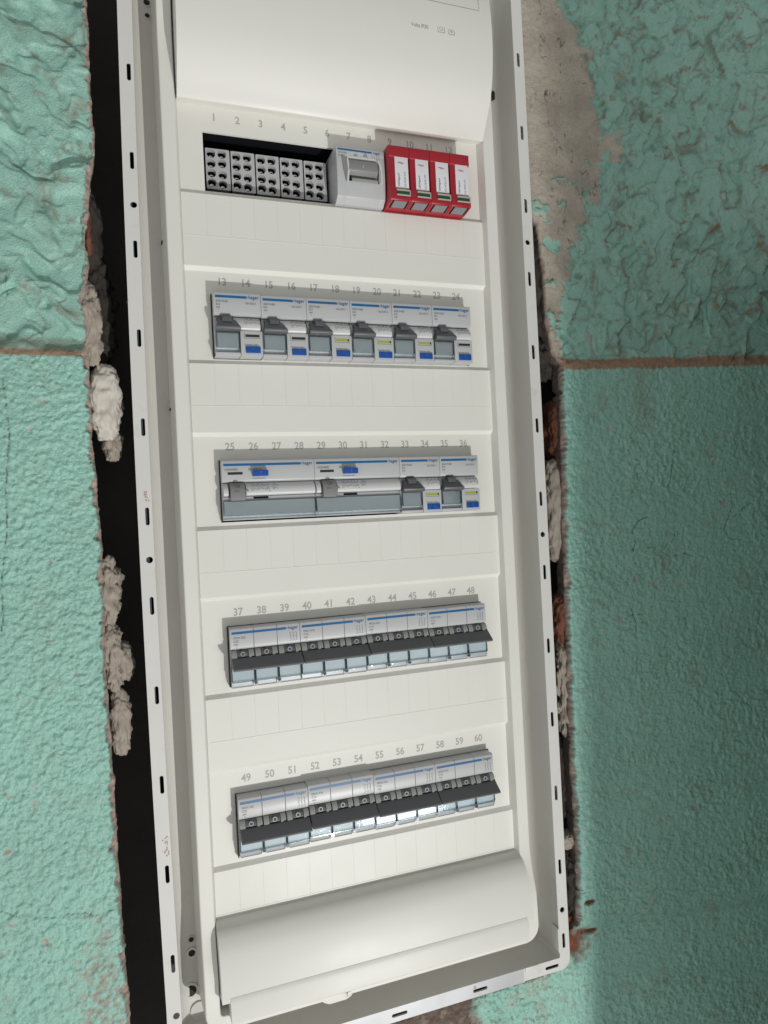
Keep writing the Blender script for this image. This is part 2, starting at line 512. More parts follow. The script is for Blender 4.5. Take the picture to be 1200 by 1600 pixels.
    if side == 'R':
        band = sstep(-6.2, -4.4, zb + 2.4 * dn2) * (1 - sstep(3.6, 5.6, zb + 2.0 * dn2 + 1.5 * dn)); bc = BROWN * 1.25
    else:
        band = sstep(-5.5, -3.8, zb + 0.8 * dn2) * (1 - sstep(-1.4, 0.5, zb)); bc = BROWN * 0.95
        slope_shade = sstep(-2.0, 0.0, zb) * (1 - sstep(5.5, 9.0, zb)); c = mixc(c, DIRT_SHADE * 0.8 + G * 0.15, 0.6 * slope_shade)  # shade of the ledge's up-facing slope painted as a darker band
    if side != 'B':
        c = mixc(c, bc * (1 + 0.25 * dn2[..., None]), 0.92 * band)
    # ---- bare plaster
    pl = np.zeros(U.shape)
    if side == 'R':
        zz = [260, 138, 108, 52, 0, -12, -40, -70, -100, -140, -170, -182, -190]
        ww = [196, 203, 222, 234, 239, 236, 222, 212, 196, 190, 190, 186, 140]
        lim = np.interp(-Z, [-q for q in zz], ww)
        q = lim + 26 * fbm(U, Z, 22, 5, 170, 0.65) * (0.35 + 0.65 * sstep(60, -40, Z)) + 5 * fbm(U, Z, 9, 3, 171) - U
        pl = sstep(-0.8, 0.8, q)
        # flakes of green left on the plaster, and plaster spots beyond it
        isl = sstep(0.20, 0.26, fbm(U, Z * 1.3, 24, 4, 172, 0.55)) * sstep(60, -5, Z)
        pl = pl * (1 - isl * sstep(-1, -20, Z - 20))
        # patch reaching into the green between
        pl = np.maximum(pl, sstep(0.26, 0.31, fbm(U, Z, 30, 4, 173, 0.55)) * (1 - sstep(lim + 12, lim + 40, U)) * up)
        edgef = np.exp(-(np.abs(q) / 2.0) ** 2)
        hp = 1.1 * fbm(U, Z, 30, 5, 174, 0.55) + 0.6 * fbm(U, Z, 5, 3, 175) - 1.4
        h = h * (1 - pl) + hp * pl
        pc = PLASTER * (0.78 + 0.30 * fbm(U, Z, 30, 4, 176)[..., None] + 0.10 * dn2[..., None])
        gouge = np.exp(-(np.abs(fbm(U * 2.0, Z, 34, 3, 177)) / 0.02) ** 2) * sstep(0.0, 0.25, fbm(U, Z, 12, 3, 178))
        pc = pc * (1 - 0.65 * gouge[..., None]); h = h - 0.9 * gouge * pl
        c = mixc(c, np.array([0, 0, 0.]), 0 * pl)
        c = c * (1 - pl[..., None]) + pc * pl[..., None]
        c = mixc(c, PINK * 1.25, 0.45 * edgef * (1 - np.abs(2 * pl - 1)))
        # rust-brown hole patch by the lower corner of the frame
        rd = sstep(10, 3, np.hypot((U - 170) * 0.55, (Z + 682) * 0.45) + 5 * fbm(U, Z, 10, 3, 179)) * sstep(-712, -706, Z)
        c = mixc(c, RUST, rd); h = h - 3.5 * rd
        for pz in (-651, -676):
            dd = sstep(2.6, 1.4, np.hypot((U - 188) * 0.35, (Z - pz)) + 1.2 * dn2); c = mixc(c, RUST * 0.9, dd); h = h - 2 * dd
        st = np.exp(-((U - 262) / 9.0) ** 2) * sstep(-275, -200, Z) * sstep(-186, -190, Z) * (0.6 + 0.6 * dn)
        c = mixc(c, DIRT_SHADE * 1.3, 0.5 * st)
    if side == 'B':
        dd = sstep(84, 70, U + 14 * fbm(U, Z, 18, 4, 190)); 
        c = mixc(c, np.array([0.15, 0.11, 0.09]) * (1 + 0.4 * dn2[..., None]), dd); h = h - 2.0 * dd
        m2 = sstep(0.05, 0.30, fbm(U, Z, 16, 4, 191, 0.65)); c = mixc(c, PLASTER * 0.8, 0.35 * m2)
        e2 = sstep(-703.5, -700.5, Z + 3 * fbm(U, Z, 12, 3, 192)); c = mixc(c, RUST * 1.6, e2); h = h - 2 * e2
    if side == 'L':
        # worn patch low down by the edge
        q = np.hypot((U + 205) * 1.0, (Z + 640) * 0.30)
        wp = sstep(22, 8, q + 16 * fbm(U, Z, 14, 4, 200)); c = mixc(c, PINK * 0.85, 0.7 * wp * sstep(-0.15, 0.12, fbm(U, Z, 5, 3, 201)))
    # cracks
    for pts, w in (CRACKS if side == 'R' else CRACKS_L if side == 'L' else []):
        pp = []
        for (px, py) in pts:
            x, z = on_wall(px, py)
            if side == 'R' and x > BEND0:      # walk out to the turned part
                d = _R @ Vector(((px - 600) / 1115.6755, -(py - 800) / 1115.6755, -1))
                nx, ny = math.sin(BANG), math.cos(BANG)
                x0, y0, _ = [float(q) for q in bend(np.array(BEND0 + BENDW))]
                cx, cy, cz = [q / S for q in cam.location]
                t = ((x0 - cx) * nx + (y0 - cy) * ny) / (d[0] * nx + d[1] * ny)
                x = BEND0 + BENDW + math.hypot(cx + t * d[0] - x0, cy + t * d[1] - y0); z = cz + t * d[2]
            pp.append((x, z))
        d = seg_dist(U + 0.9 * fbm(U, Z, 5, 3, 210), Z + 0.9 * fbm(U, Z, 5, 3, 211), pp)
        m = np.exp(-(d / (0.42 * w)) ** 2) * sstep(-0.35, -0.05, fbm(U, Z, 6, 2, 212))
        c = mixc(c, np.array([0.03, 0.04, 0.035]), 0.9 * m); h = h - 0.5 * m
    # ---- broken edge: bare plaster lip that drops back
    if edge is not None:
        lip = (1.0 if side == 'L' else 0.4) + (7.0 if side == 'L' else 4.5) * np.clip(fbm(U, Z, 14, 4, 220, 0.6) + 0.15, 0, 1) + 1.2 * fbm(U, Z, 3, 2, 221)
        m = sstep(lip + 0.5, lip - 0.5, edge)
        lc = PINK * (0.85 + 0.5 * fbm(U, Z, 4, 3, 222)[..., None])
        h = h * (1 - m) + m * (-1.0 - 3.2 * np.clip(1 - edge / np.maximum(lip, .3), 0, 1) ** 1.2 + 1.1 * fbm(U, Z, 4, 3, 223))
        c = c * (1 - m[..., None]) + lc * m[..., None]
    return h, np.clip(c, 0.01, 0.9)

def jag(z, seed, amp=1.0):
    zz = np.asarray(z, float)
    return amp * (1.5 * fbm(zz, zz * 0 + seed, 26, 3, seed) + 2.2 * np.clip(fbm(zz, zz * 0 + seed, 8, 4, seed + 5, 0.6), 0.05, 1) + 0.25 * fbm(zz, zz * 0, 2.1, 2, seed + 8))

LZ = [300, 60.8, 2.5, -42, -62, -110, -125, -150, -185, -192, -251, -327, -384, -472, -561, -649, -720, -960]
LX = [-184, -183.6, -184, -183, -186, -193, -190.5, -194, -194.5, -193.5, -193.4, -190.6, -191.9, -191, -190, -187.4, -184, -180]
RZ = [300, 20, -48, -62, -100, -146, -172, -184, -190, -257, -341, -424, -534, -600, -645, -668, -676, -960]
RX = [158, 158, 159, 172, 176, 177, 181, 189, 188, 186.5, 183, 181.5, 179, 180, 178, 176, 160, 160]
def grid_side(side, step=0.85):
    V = []; F = []; C = []
    if side == 'L':
        z = np.arange(210, -760, -step); s = np.arange(0, 150, step)
        xe = np.interp(-z, [-q for q in LZ], LX) + jag(z, 5, 1.1)
        Zg, Sg = np.meshgrid(z, s, indexing='ij'); U = xe[:, None] - Sg
        h, c = wall_fields(U, Zg, 'L', Sg)
        X, Y = U, WY - h
    elif side == 'R':
        z = np.arange(300, -1000, -step); s = np.concatenate([np.arange(0, 210, step), np.arange(210, 330, step * 1.6)])
        xe = np.interp(-z, [-q for q in RZ], RX) + jag(z, 31, 0.5)
        Zg, Sg = np.meshgrid(z, s, indexing='ij'); U = xe[:, None] + Sg
        edge = Sg + 100 * sstep(-670, -676, Zg) + 100 * sstep(-50, -35, Zg)
        h, c = wall_fields(U, Zg, 'R', edge)
        X, Y, th = bend(U)
        X = X - h * np.sin(th); Y = Y - h * np.cos(th)
    else:
        z = np.arange(-699.3, -900, -step); u = np.arange(-60, 162, step)
        Zg, U = np.meshgrid(z, u, indexing='ij')
        h, c = wall_fields(U, Zg, 'B', None)
        if True:
            hr, cr = wall_fields(U, Zg, 'R', np.full(U.shape, 99.0))
            t = sstep(120, 161, U + 10 * fbm(U, Zg, 12, 3, 300) * sstep(161, 150, U)); h = h * (1 - t) + hr * t; c = c * (1 - t[..., None]) + cr * t[..., None]
        X, Y = U, WY - h
    if side in 'LR':     # skirt: the thickness of the plaster at the broken edge
        sg = 1 if side == 'L' else -1
        nb = 8
        for k in range(1, nb + 1):
            bk = k * 1.5
            ex = X[:, :1] if k == 1 else X0
            if k == 1: X0 = X[:, :1].copy(); Y0 = Y[:, :1].copy(); c0 = c[:, :1].copy()
            nx = X0 - sg * (0.10 * bk) + sg * min(1, bk / 4) * (1.5 if side == 'L' else 0.15) * fbm(Zg[:, :1], Zg[:, :1] * 0.3 + bk, 9, 4, 400, 0.6)
            ny = Y0 + bk
            nc = PINK * (0.50 + 0.5 * fbm(Zg[:, :1], Zg[:, :1] * 0 + bk * 2, 5, 3, 401)[..., None]) + np.zeros_like(c0)
            X = np.concatenate([nx, X], 1); Y = np.concatenate([ny, Y], 1)
            Zg = np.concatenate([Zg[:, :1], Zg], 1); c = np.concatenate([np.clip(nc, .02, .8), c], 1)
    n, m = X.shape
    co = np.stack([X, Y, Zg], -1).reshape(-1, 3) * S
    idx = np.arange(n * m).reshape(n, m)
    q = np.stack([idx[:-1, :-1], idx[:-1, 1:], idx[1:, 1:], idx[1:, :-1]], -1).reshape(-1, 4)
    if side == 'L': q = q[:, ::-1]
    q = q[:, ::-1]
    return co, q, c.reshape(-1, 3)

def build_wall():
    cos, qs, cs = [], [], []; off = 0
    for sd in 'LRB':
        co, q, c = grid_side(sd)
        cos.append(co); qs.append(q + off); cs.append(c); off += len(co)
    co = np.concatenate(cos); q = np.concatenate(qs); c = np.concatenate(cs)
    me = bpy.data.meshes.new('wall')
    me.vertices.add(len(co)); me.vertices.foreach_set('co', co.astype(np.float32).ravel())
    me.loops.add(q.size); me.loops.foreach_set('vertex_index', q.astype(np.int32).ravel())
    me.polygons.add(len(q)); me.polygons.foreach_set('loop_start', np.arange(0, q.size, 4, dtype=np.int32))
    me.polygons.foreach_set('use_smooth', np.ones(len(q), bool))
    me.update(calc_edges=True)
    at = me.color_attributes.new('paint', 'FLOAT_COLOR', 'POINT')
    at.data.foreach_set('color', np.concatenate([c, np.ones((len(c), 1))], 1).astype(np.float32).ravel())
    m = bpy.data.materials.new('old_green_gloss_paint'); m.use_nodes = True
    nt = m.node_tree; b = nt.nodes['Principled BSDF']
    a = nt.nodes.new('ShaderNodeAttribute'); a.attribute_name = 'paint'
    tc = nt.nodes.new('ShaderNodeTexCoord')
    nz = nt.nodes.new('ShaderNodeTexNoise'); nz.inputs['Scale'].default_value = 900; nz.inputs['Detail'].default_value = 5
    nt.links.new(tc.outputs['Object'], nz.inputs['Vector'])
    mr = nt.nodes.new('ShaderNodeMapRange'); mr.inputs[1].default_value = 0.3; mr.inputs[2].default_value = 0.7
    mr.inputs[3].default_value = 0.86; mr.inputs[4].default_value = 1.12
    nt.links.new(nz.outputs['Fac'], mr.inputs[0])
    vm = nt.nodes.new('ShaderNodeVectorMath'); vm.operation = 'SCALE'
    nt.links.new(a.outputs['Color'], vm.inputs[0]); nt.links.new(mr.outputs[0], vm.inputs['Scale'])
    nt.links.new(vm.outputs[0], b.inputs['Base Color'])
    # bare plaster is matt, paint is glossy
    sp = nt.nodes.new('ShaderNodeSeparateColor'); nt.links.new(a.outputs['Color'], sp.inputs[0])
    su = nt.nodes.new('ShaderNodeMath'); su.operation = 'SUBTRACT'
    nt.links.new(sp.outputs[0], su.inputs[0]); nt.links.new(sp.outputs[1], su.inputs[1])
    r2 = nt.nodes.new('ShaderNodeMapRange'); r2.inputs[1].default_value = -0.2; r2.inputs[2].default_value = 0.0
    r2.inputs[3].default_value = 0.33; r2.inputs[4].default_value = 0.88
    nt.links.new(su.outputs[0], r2.inputs[0]); nt.links.new(r2.outputs[0], b.inputs['Roughness'])
    bp = nt.nodes.new('ShaderNodeBump'); bp.inputs['Distance'].default_value = 0.8 * S; bp.inputs['Strength'].default_value = 1.0
    nt.links.new(nz.outputs['Fac'], bp.inputs['Height']); nt.links.new(bp.outputs[0], b.inputs['Normal'])
    me.materials.append(m)
    o = bpy.data.objects.new('wall', me); COL.objects.link(o)
    tag(o, kind='structure')
    return o
build_wall()

# chase: the rough dark cavity the board is set into
M_CHASE = mat('dark_masonry', (0.10, 0.09, 0.085), 0.85, var=0.4, bump=1.0, bscale=120)
def chase():
    mb = MB()
    x0, x1, y0, y1, z0, z1 = -236, 262, -4.0, 78, -990, 320
    mb.box(x0 - 6, x1 + 6, y1, y1 + 6, z0, z1)
    mb.box(x0 - 6, x0, y0, y1 - 0.01, z0, z1)
    mb.box(x1, x1 + 6, y0, y1 - 0.01, z0, z1)
    return link('wall_chase', mb.mesh('wall_chase'), M_CHASE)
tag(chase(), kind='structure')
# unseen partition on the right, added to darken the lower right wall
bm_ = bmesh.new()      # low added partition, outside the view
_a = [(436, -45), (236, -335), (252, -346), (455, -50)]
_v = [[bm_.verts.new((x, y, z)) for x, y in _a] for z in (-1100, -90)]
bm_.faces.new(_v[0]); bm_.faces.new(_v[1][::-1])
for _i in range(4): bm_.faces.new((_v[0][_i], _v[1][_i], _v[1][(_i + 1) % 4], _v[0][(_i + 1) % 4]))
mb = MB(); mb.bm.free(); mb.bm = bm_
tag(link('shading_partition', mb.mesh('shading_partition'), mat('dark_green_shading_partition', (0.07, 0.12, 0.10), 0.6, var=0.1, bump=0.8, bscale=200)), kind='structure')

# lumps of old mortar and brick left in the chase
M_MORT = mat('pale_mortar', (0.36, 0.315, 0.265), 0.9, var=0.25, bump=0.6, bscale=260, dirt=(0.2, 0.15, 0.11), dirt_amt=0.6)
M_MORTD = mat('grey_brown_mortar', (0.042, 0.036, 0.03), 0.9, var=0.35, bump=0.8, bscale=220)
M_PUTTY = mat('white_plaster_lump', (0.60, 0.56, 0.50), 0.75, var=0.08, bump=0.3, bscale=120, dirt=(0.3, 0.26, 0.22), dirt_amt=0.5)
M_BRICK = mat('red_brick', (0.17, 0.065, 0.038), 0.9, var=0.3, bump=0.5, bscale=200)
def lump(name, c, r, m, seed, label, cat, amp=0.22, sub=5, group=None, facet=0.0):
    bm = bmesh.new()
    bmesh.ops.create_icosphere(bm, subdivisions=sub, radius=1.0)
    rm = sum(r) / 3.0
    for v in bm.verts:
        d = v.co.copy().normalized()
        e = Vector([math.copysign(abs(t) ** 0.78, t) for t in d])
        base = Vector((e.x * r[0], e.y * r[1], e.z * r[2]))
        q = base / 7.0 + Vector((seed * 3.1, seed * 1.7, seed))
        c1 = mnoise.voronoi(q * 0.9)[0]; c2 = mnoise.voronoi(q * 2.6)[0]
        n = 2.2 * mnoise.fractal(q * 0.8, 0.9, 2.0, 3) + 0.9 * mnoise.fractal(q * 3.0, 0.6, 2.1, 5)
        n += 1.6 * (c1[1] - c1[0]) + 0.9 * (c2[1] - c2[0]) - 1.2
        v.co = (base + d * n * amp * 0.30 * rm) * S
    me = bpy.data.meshes.new(name)
    for f in bm.faces: f.smooth = True
    bm.to_mesh(me); bm.free()
    o = link(name, me, m, None, c)
    tag(o, label, cat, group)
    return o
GL = 'mortar left in the gap beside the frame'
lump('mortar_lump', (-191, 12, -90), (10, 12, 30), M_MORTD, 11, 'dark mortar lump in the left gap just above the darkest slit, highest left lump', 'mortar', group=GL)
lump('mortar_lump', (-190, 20, -150), (15, 14, 44), M_MORTD, 12, 'long dark grey mortar ridge in left gap, resting above the big white lump', 'mortar', 0.3, group=GL)
lump('mortar_lump', (-191, -7, -163), (7.5, 7, 30), M_MORT, 17, 'pale crumbly mortar at the left gap edge beside the brown ledge line', 'mortar', 0.35, group=GL)
lump('plaster_lump', (-184.5, -3, -218), (11.5, 10, 27), M_PUTTY, 23, 'big smooth white plaster lump bulging from left gap beside the frame', 'plaster', 0.24, facet=0.12)
lump('mortar_lump', (-181, 3, -248), (7, 7, 12), M_MORT, 29, 'small ragged mortar crumb hanging under the big white lump', 'mortar', 0.4, group=GL)
lump('mortar_lump', (-188, -5, -352), (8.5, 9, 25), M_MORT, 31, 'rough tan mortar lump in left gap, directly below the long black slit', 'mortar', 0.4, facet=0.1, group=GL)
lump('mortar_lump', (-187, -3, -398), (7.0, 9, 26), M_MORT, 37, 'crumbly tan mortar strip in left gap directly below the rough tan lump', 'mortar', 0.4, group=GL)
lump('mortar_lump', (-182, 4, -404), (9.5, 9, 15), M_MORT, 41, 'rounded mortar knob sticking furthest towards the frame in left gap', 'mortar', 0.3, group=GL)
lump('mortar_lump', (-184, 0, -446), (7.5, 8, 25), M_MORT, 43, 'pale mortar lump with a flat bottom, lowest of the left gap lumps', 'mortar', 0.25, facet=0.1, group=GL)
lump('brick_piece', (-190.5, 4, -96), (3.0, 12, 16), M_BRICK, 47, 'sliver of red brick behind the left plaster edge, upper left gap', 'brick')
lump('mortar_lump', (176, 4, -108), (11, 13, 52), M_MORTD, 53, 'dark brown mortar column in right gap beside the bare plaster patch', 'mortar', 0.3, group=GL)
lump('mortar_lump', (182, 6, -176), (12, 12, 20), M_MORTD, 59, 'dark mortar lump in right gap level with the brown ledge line', 'mortar', 0.35, group=GL)
lump('brick_piece', (190, 8, -238), (6, 16, 26), M_BRICK, 61, 'tall strip of orange brick in right gap just below the ledge line', 'brick', 0.15)
lump('mortar_lump', (184, 2, -312), (11, 13, 46), M_MORT, 67, 'long smooth tan mortar face in right gap beside the upper round hole', 'mortar', 0.16, group=GL)
lump('brick_piece', (183, 0, -408), (8, 12, 24), M_BRICK, 71, 'red brick piece in right gap at mid height of the frame', 'brick', 0.25)
lump('mortar_lump', (181, -3, -468), (8, 9, 44), M_MORT, 73, 'crumbled tan mortar strip in right gap below the red brick', 'mortar', 0.35, group=GL)
lump('mortar_lump', (180, 10, -548), (10, 12, 42), M_MORTD, 79, 'dark recessed mortar face in right gap above the pale bridging lump', 'mortar', 0.2, group=GL)
lump('mortar_lump', (176, -2, -601), (11, 9, 8), M_MORT, 83, 'pale lump bridging the right gap near its lower end', 'mortar', 0.35, group=GL)
lump('mortar_lump', (177, 0, -640), (10, 11, 32), M_MORTD, 89, 'crumbly grey mortar filling the lowest part of right gap', 'mortar', 0.4, group=GL)
lump('brick_piece', (170, -6, -684), (13, 9, 18), mat('rust_brown_brick', tuple(RUST * 1.3), 0.9, var=0.4, bump=0.8, bscale=200), 97, 'rust brown brick rubble beside the lower right corner of the frame', 'brick', 0.3)

# ------------------------------------------------------------------ the distribution board
board = tag(empty('distribution_board', (0, 0, -700)), 'tall white distribution board with five rows of breakers set into the green wall', 'distribution board')
B0 = (0, 0, 700)     # children are written in board-plane coordinates

def bow(x, z):
    """the left upright of the frame is slightly bowed outwards"""
    if x < -100:
        t = (z + 280) / 370.0
        x = x - 3.2 * max(0.0, 1 - t * t) + 0.2
    return x
FY = -20.0
def frame_holes():
    L = []
    for n in range(-1, 12):
        z = 12.5 - 62.6 * n
        for x in (-157.0, 158.6):
            if -690 < z < 120: L.append(slot(x, z, 2.7, 12.5))
    for z in (-81.5, -331.0, 168 - 0, -650):
        L.append([( -157.0 + 2.3 * math.cos(a), z + 2.3 * math.sin(a)) for a in [2 * math.pi * i / 14 for i in range(14)]])
        L.append([(158.6 + 2.3 * math.cos(a), z + 2.3 * math.sin(a)) for a in [2 * math.pi * i / 14 for i in range(14)]])
    for x in (146, 78, 8, -62, -130):
        L.append(slot(x, -695.2, 13.0, 2.7))
    return L
def frame_fn():
    loops = [rrect(-163.4, 164.0, -700, 175, 9, 6, 22), rrect(-153.6, 154.2, -689.5, 166, 1.2, 2, 22)] + frame_holes()
    me = curve_sheet('frame', loops, FY, 1.1, 0.0)
    for v in me.vertices:
        v.co.x = bow(v.co.x / S, v.co.z / S) * S
    return me
frame = link('flange_frame', frame_fn(), M_FRAME, board, B0)
# raw metal lower rail laid over the frame between the corner pieces
def rail_fn():
    loops = [[(-152, -700.3), (118.5, -700.3), (118.5, -689.2), (-152, -689.2)]] + [slot(x, -695.2, 13.0, 2.7) for x in (78, 8, -62, -130)]
    return curve_sheet('rail', loops, FY - 0.5, 0.45)
link('lower_rail', rail_fn(), M_FRAMEB, board, B0)
# plaster smears and dust left on the frame
M_SMEAR = mat('dried_plaster_smear', (0.46, 0.36, 0.29), 0.9, var=0.3, bump=0.3, bscale=500)
_rs = random.Random(11)
for _px, _py, _rx, _rz, _n in ((228, 774, 1.6, 3.6, 5), (260, 1312, 2.0, 3.2, 4), (259, 1330, 1.8, 3.0, 3), (200, 470, 0.8, 2.6, 2), (742, 1542, 1.2, 1.4, 3), (822, 355, 1.0, 2.0, 2), (868, 1230, 0.8, 1.6, 2)):
    d_ = _R @ Vector(((_px - 600) / 1115.6755, -(_py - 800) / 1115.6755, -1))
    t_ = (FY - cam.location[1] / S) / d_[1]
    cx_, cz_ = cam.location[0] / S + t_ * d_[0], cam.location[2] / S + t_ * d_[2]
    mb = MB()
    for _i in range(_n * 3):
        ax, az = cx_ + _rs.gauss(0, _rx * 0.5), cz_ + _rs.gauss(0, _rz * 0.6)
        rr = _rs.uniform(0.15, 0.75) if _n > 2 else _rs.uniform(0.1, 0.35)
        mb.poly([(ax + rr * _rs.uniform(0.5, 1.3) * math.cos(q * 0.7), az + rr * _rs.uniform(0.6, 1.6) * math.sin(q * 0.7)) for q in range(9)], FY - (0.62 if _py > 1500 else 0.1) - 0.004 * _i, FY + 0.2)
    link('plaster_smear', mb.mesh('plaster_smear', smooth=False), M_SMEAR, frame)
# corner bracket at the lower right: an upstanding tab and a return
mb = MB()
mb.box(152.2, 153.4, FY - 2.0, FY + 8, -684, -664, 0.3)
mb.box(120, 133, FY - 1.0, FY + 0.0, -692.5, -688.9, 0.2)
mb.box(118.2, 118.9, FY - 0.75, FY, -700.2, -689.3)
link('corner_bracket', mb.mesh('corner_bracket'), M_FRAME, board, B0)

def rr_sub(x0, x1, z0, z1, r, n=4, kl=40, ks=12):
    pts = rrect(x0, x1, z0, z1, r, n, 0); res = []; m = len(pts)
    for i in range(m):
        (xa, za), (xb, zb) = pts[i], pts[(i + 1) % m]
        k = 1 if (i % (n + 1)) != n else (kl if abs(zb - za) > abs(xb - xa) else ks)
        for t in range(k): res.append((xa + (xb - xa) * t / k, za + (zb - za) * t / k))
    return res
# box: side walls with a coved step to a floor
def box_fn():
    prof = [(0, FY + 1.1), (0.0, 8), (0.6, 12.5), (2.6, 16.5), (6.0, 19.0), (9, 20), (27, 20.2)]
    loops = []
    for off, y in prof:
        loops.append([(bow(x, z), y, z) for x, z in rr_sub(-153.6 + off, 154.2 - off, -689.5 + off, 166 - off, 2.0)])
    bm = bmesh.new()
    rings = [[bm.verts.new((x, y, z)) for x, y, z in lp] for lp in loops]
    n = len(rings[0])
    for a, b in zip(rings, rings[1:]):
        for i in range(n):
            j = (i + 1) % n
            bm.faces.new((a[i], a[j], b[j], b[i]))
    mb = MB(); mb.bm.free(); mb.bm = bm
    for v in bm.verts: v.co *= S
    me = bpy.data.meshes.new('box')
    for f in bm.faces: f.smooth = True
    for e in bm.edges:
        if len(e.link_faces) == 2 and e.calc_face_angle(0) > 0.9: e.smooth = False
    bm.to_mesh(me); bm.free()
    return me
link('box_inside', box_fn(), M_BOX, board, B0)
mb = MB()       # outside body of the wall box, seen through the gap; left side lengthened to block lamp light
mb.box(-161.5, -160, FY + 1.2, 76, -800, 160); mb.box(157, 158, FY + 1.2, 70, -686, 160)
link('box_body', mb.mesh('box_body'), mat('blue_black_box_plastic', (0.035, 0.05, 0.065), 0.45, var=0.3, bump=0.4, bscale=90), board, B0)
# knockouts and screw holes on the box floor
for x, z, r in ((-142.2, -621.5, 2.0), (-142.2, -631.8, 2.6), (-144.2, -659.7, 4.2), (-141.4, 92, 2.4), (-141.4, 82, 1.9)):
    mb = MB(); mb.ring(x, z, r, r + (1.6 if r > 2.5 else 0.5), 19.0, 19.95)
    h = link('screw_hole', mb.mesh('screw_hole'), M_BOX, board, B0)
    mb = MB(); mb.disc(x, z, r, 19.7, 19.85)
    link('hole_recess', mb.mesh('hole_recess'), M_SHADOWGAP, h)
for z in (-219.7, -92.7):
    mb = MB(); mb.disc(-138.6, z, 0.9, 14, 19.7, 10)
    link('clip_hole', mb.mesh('clip_hole'), M_SHADOWGAP, board, B0)
mb = MB(); mb.box(150.2, 153.2, 13, 19, 59, 66)
link('latch_recess', mb.mesh('latch_recess'), M_SHADOWGAP, board, B0)
mb = MB(); mb.disc(-138.3, -676, 7.0, 18.4, 19.9, 30)
link('knockout_disc', mb.mesh('knockout_disc'), M_BOX, board, B0)

# cover rim: lofted round a rounded rectangle, its two ends curve forward
def rim_f(z):
    if z > 50: return 9 + min(6.0, (z - 50) * 0.20)
    if z < -603: return 9 + min(8.5, (-603 - z) * 0.26)
    return 9.0
CX0, CX1, CZ0, CZ1 = -137.0, 137.0, -671.5, 116.0
def rim_fn():
    prof = [(1.8, None, 20), (0.15, 1.2, None), (-0.25, 0.35, None), (-0.9, 0.0, None), (-9.6, 0.0, None), (-10.2, 0.4, None), (-12.2, None, -1.6), (-12.7, None, 3.0)]
    rings = []
    bm = bmesh.new()
    base = rrect(CX0, CX1, CZ0, CZ1, 13, 8, 9)
    cx, cz = 0, (CZ0 + CZ1) / 2
    def offset(off):
        r = 13 + off if off > -12 else 1.0
        return rrect(CX0 - off, CX1 + off, CZ0 - off, CZ1 + off, max(r, 1.0), 8, 0)
    for off, df, yabs in prof:
        pts = offset(off)
        # subdivide straight runs with the same count on each ring
        res = []
        m = len(pts)
        for i in range(m):
            (xa, za), (xb, zb) = pts[i], pts[(i + 1) % m]
            corner = (i % 9) != 8
            k = 1 if corner else (60 if ((i // 9) % 2 == 1) else 12)
            for t in range(k):
                res.append((xa + (xb - xa) * t / k, za + (zb - za) * t / k))
        ring = []
        for x, z in res:
            y = yabs if yabs is not None else -(rim_f(z) - df)
            ring.append(bm.verts.new((x, y, z)))
        rings.append(ring)
    n = len(rings[0])
    for a, b in zip(rings, rings[1:]):
        for i in range(n):
            j = (i + 1) % n
            bm.faces.new((a[i], a[j], b[j], b[i]))
    bmesh.ops.recalc_face_normals(bm, faces=bm.faces)
    for v in bm.verts: v.co *= S
    me = bpy.data.meshes.new('rim')
    for f in bm.faces: f.smooth = True
    for e in bm.edges:
        if len(e.link_faces) == 2 and e.calc_face_angle(0) > math.radians(20): e.smooth = False
    bm.to_mesh(me); bm.free()
    return me
link('cover_rim', rim_fn(), M_COVER, board, B0)

# rows: (plate top, opening top, opening bottom, plate bottom)
LABZ = [0, -125, -250, -375, -500]
PT = [8.5, -118.0, -242.0, -365.2, -492.0]
OT = [-11.9, -136.0, -260.8, -385.4, -510.8]
OB = [-57.2, -184.2, -307.4, -431.0, -558.0]
PB = [-57.9, -185.3, -309.8, -435.0, -562.0]
PX = 124.6
SF = 3.0           # how far the blank strips stand proud
def stepz(k): return PB[k] - 3.0
STB = [-115.2, -239.8, -362.6, -489.4, -599.4]
for k in range(5):
    bot = OB[k] if k else -57.2
    me = curve_sheet('front_plate', [[(-PX - 0.9, PB[k] + 0.0), (PX + 0.9, PB[k]), (PX + 0.9, PT[k]), (-PX - 0.9, PT[k])],
                                     [(-106.9, OB[k]), (106.9, OB[k]), (106.9, OT[k]), (-106.9, OT[k])]], 0.0, 2.2)
    pl = link('front_plate', me, M_PLATE, board, B0)
    for i in range(12):
        n = k * 12 + i + 1
        t = text_mesh(str(n), 7.9, 0.19, 0.92, 'CENTER', 1.0, thick=0.02)
        link('number_print', t, M_NUM, pl, ((i - 5.5) * 17.8 + 0.0, -0.03, LABZ[k] - 2.9))
    # knock-out score above the openings continues onto the plate edge: blank strip under the plate
    mb = MB()
    zt, zb = stepz(k), STB[k]
    mb.prism([(0.0, PB[k] + 0.01), (SF, zt), (SF, zb), (0.0, zb - 3.0), (-2.2, zb - 3.0), (-2.2, PB[k])], -PX - 0.5, PX + 0.8, 0.0)
    st = link('blank_strip', mb.mesh('blank_strip', ang=20), M_PLATE, board, B0)
    # fine score lines: thin grooves modelled as shallow V ridges in the same plastic
    mb = MB()
    zs = zt - 31.5
    for i in range(13):
        x = (i - 6) * 17.8
        mb.prism([(SF - 0.02, 0), (SF + 0.22, 0), (SF + 0.22, 1), (SF - 0.02, 1)], x - 0.16, x + 0.16)
        for v in list(mb.bm.verts)[-8:]:
            v.co.z = zt - 0.2 if v.co.z > 0.5 else zs
    mb.box(-PX + 0.8, PX, -SF - 0.2, -SF + 0.02, zs - 0.32, zs)
    link('score_line', mb.mesh('score_line', smooth=False), M_PLATE, st)

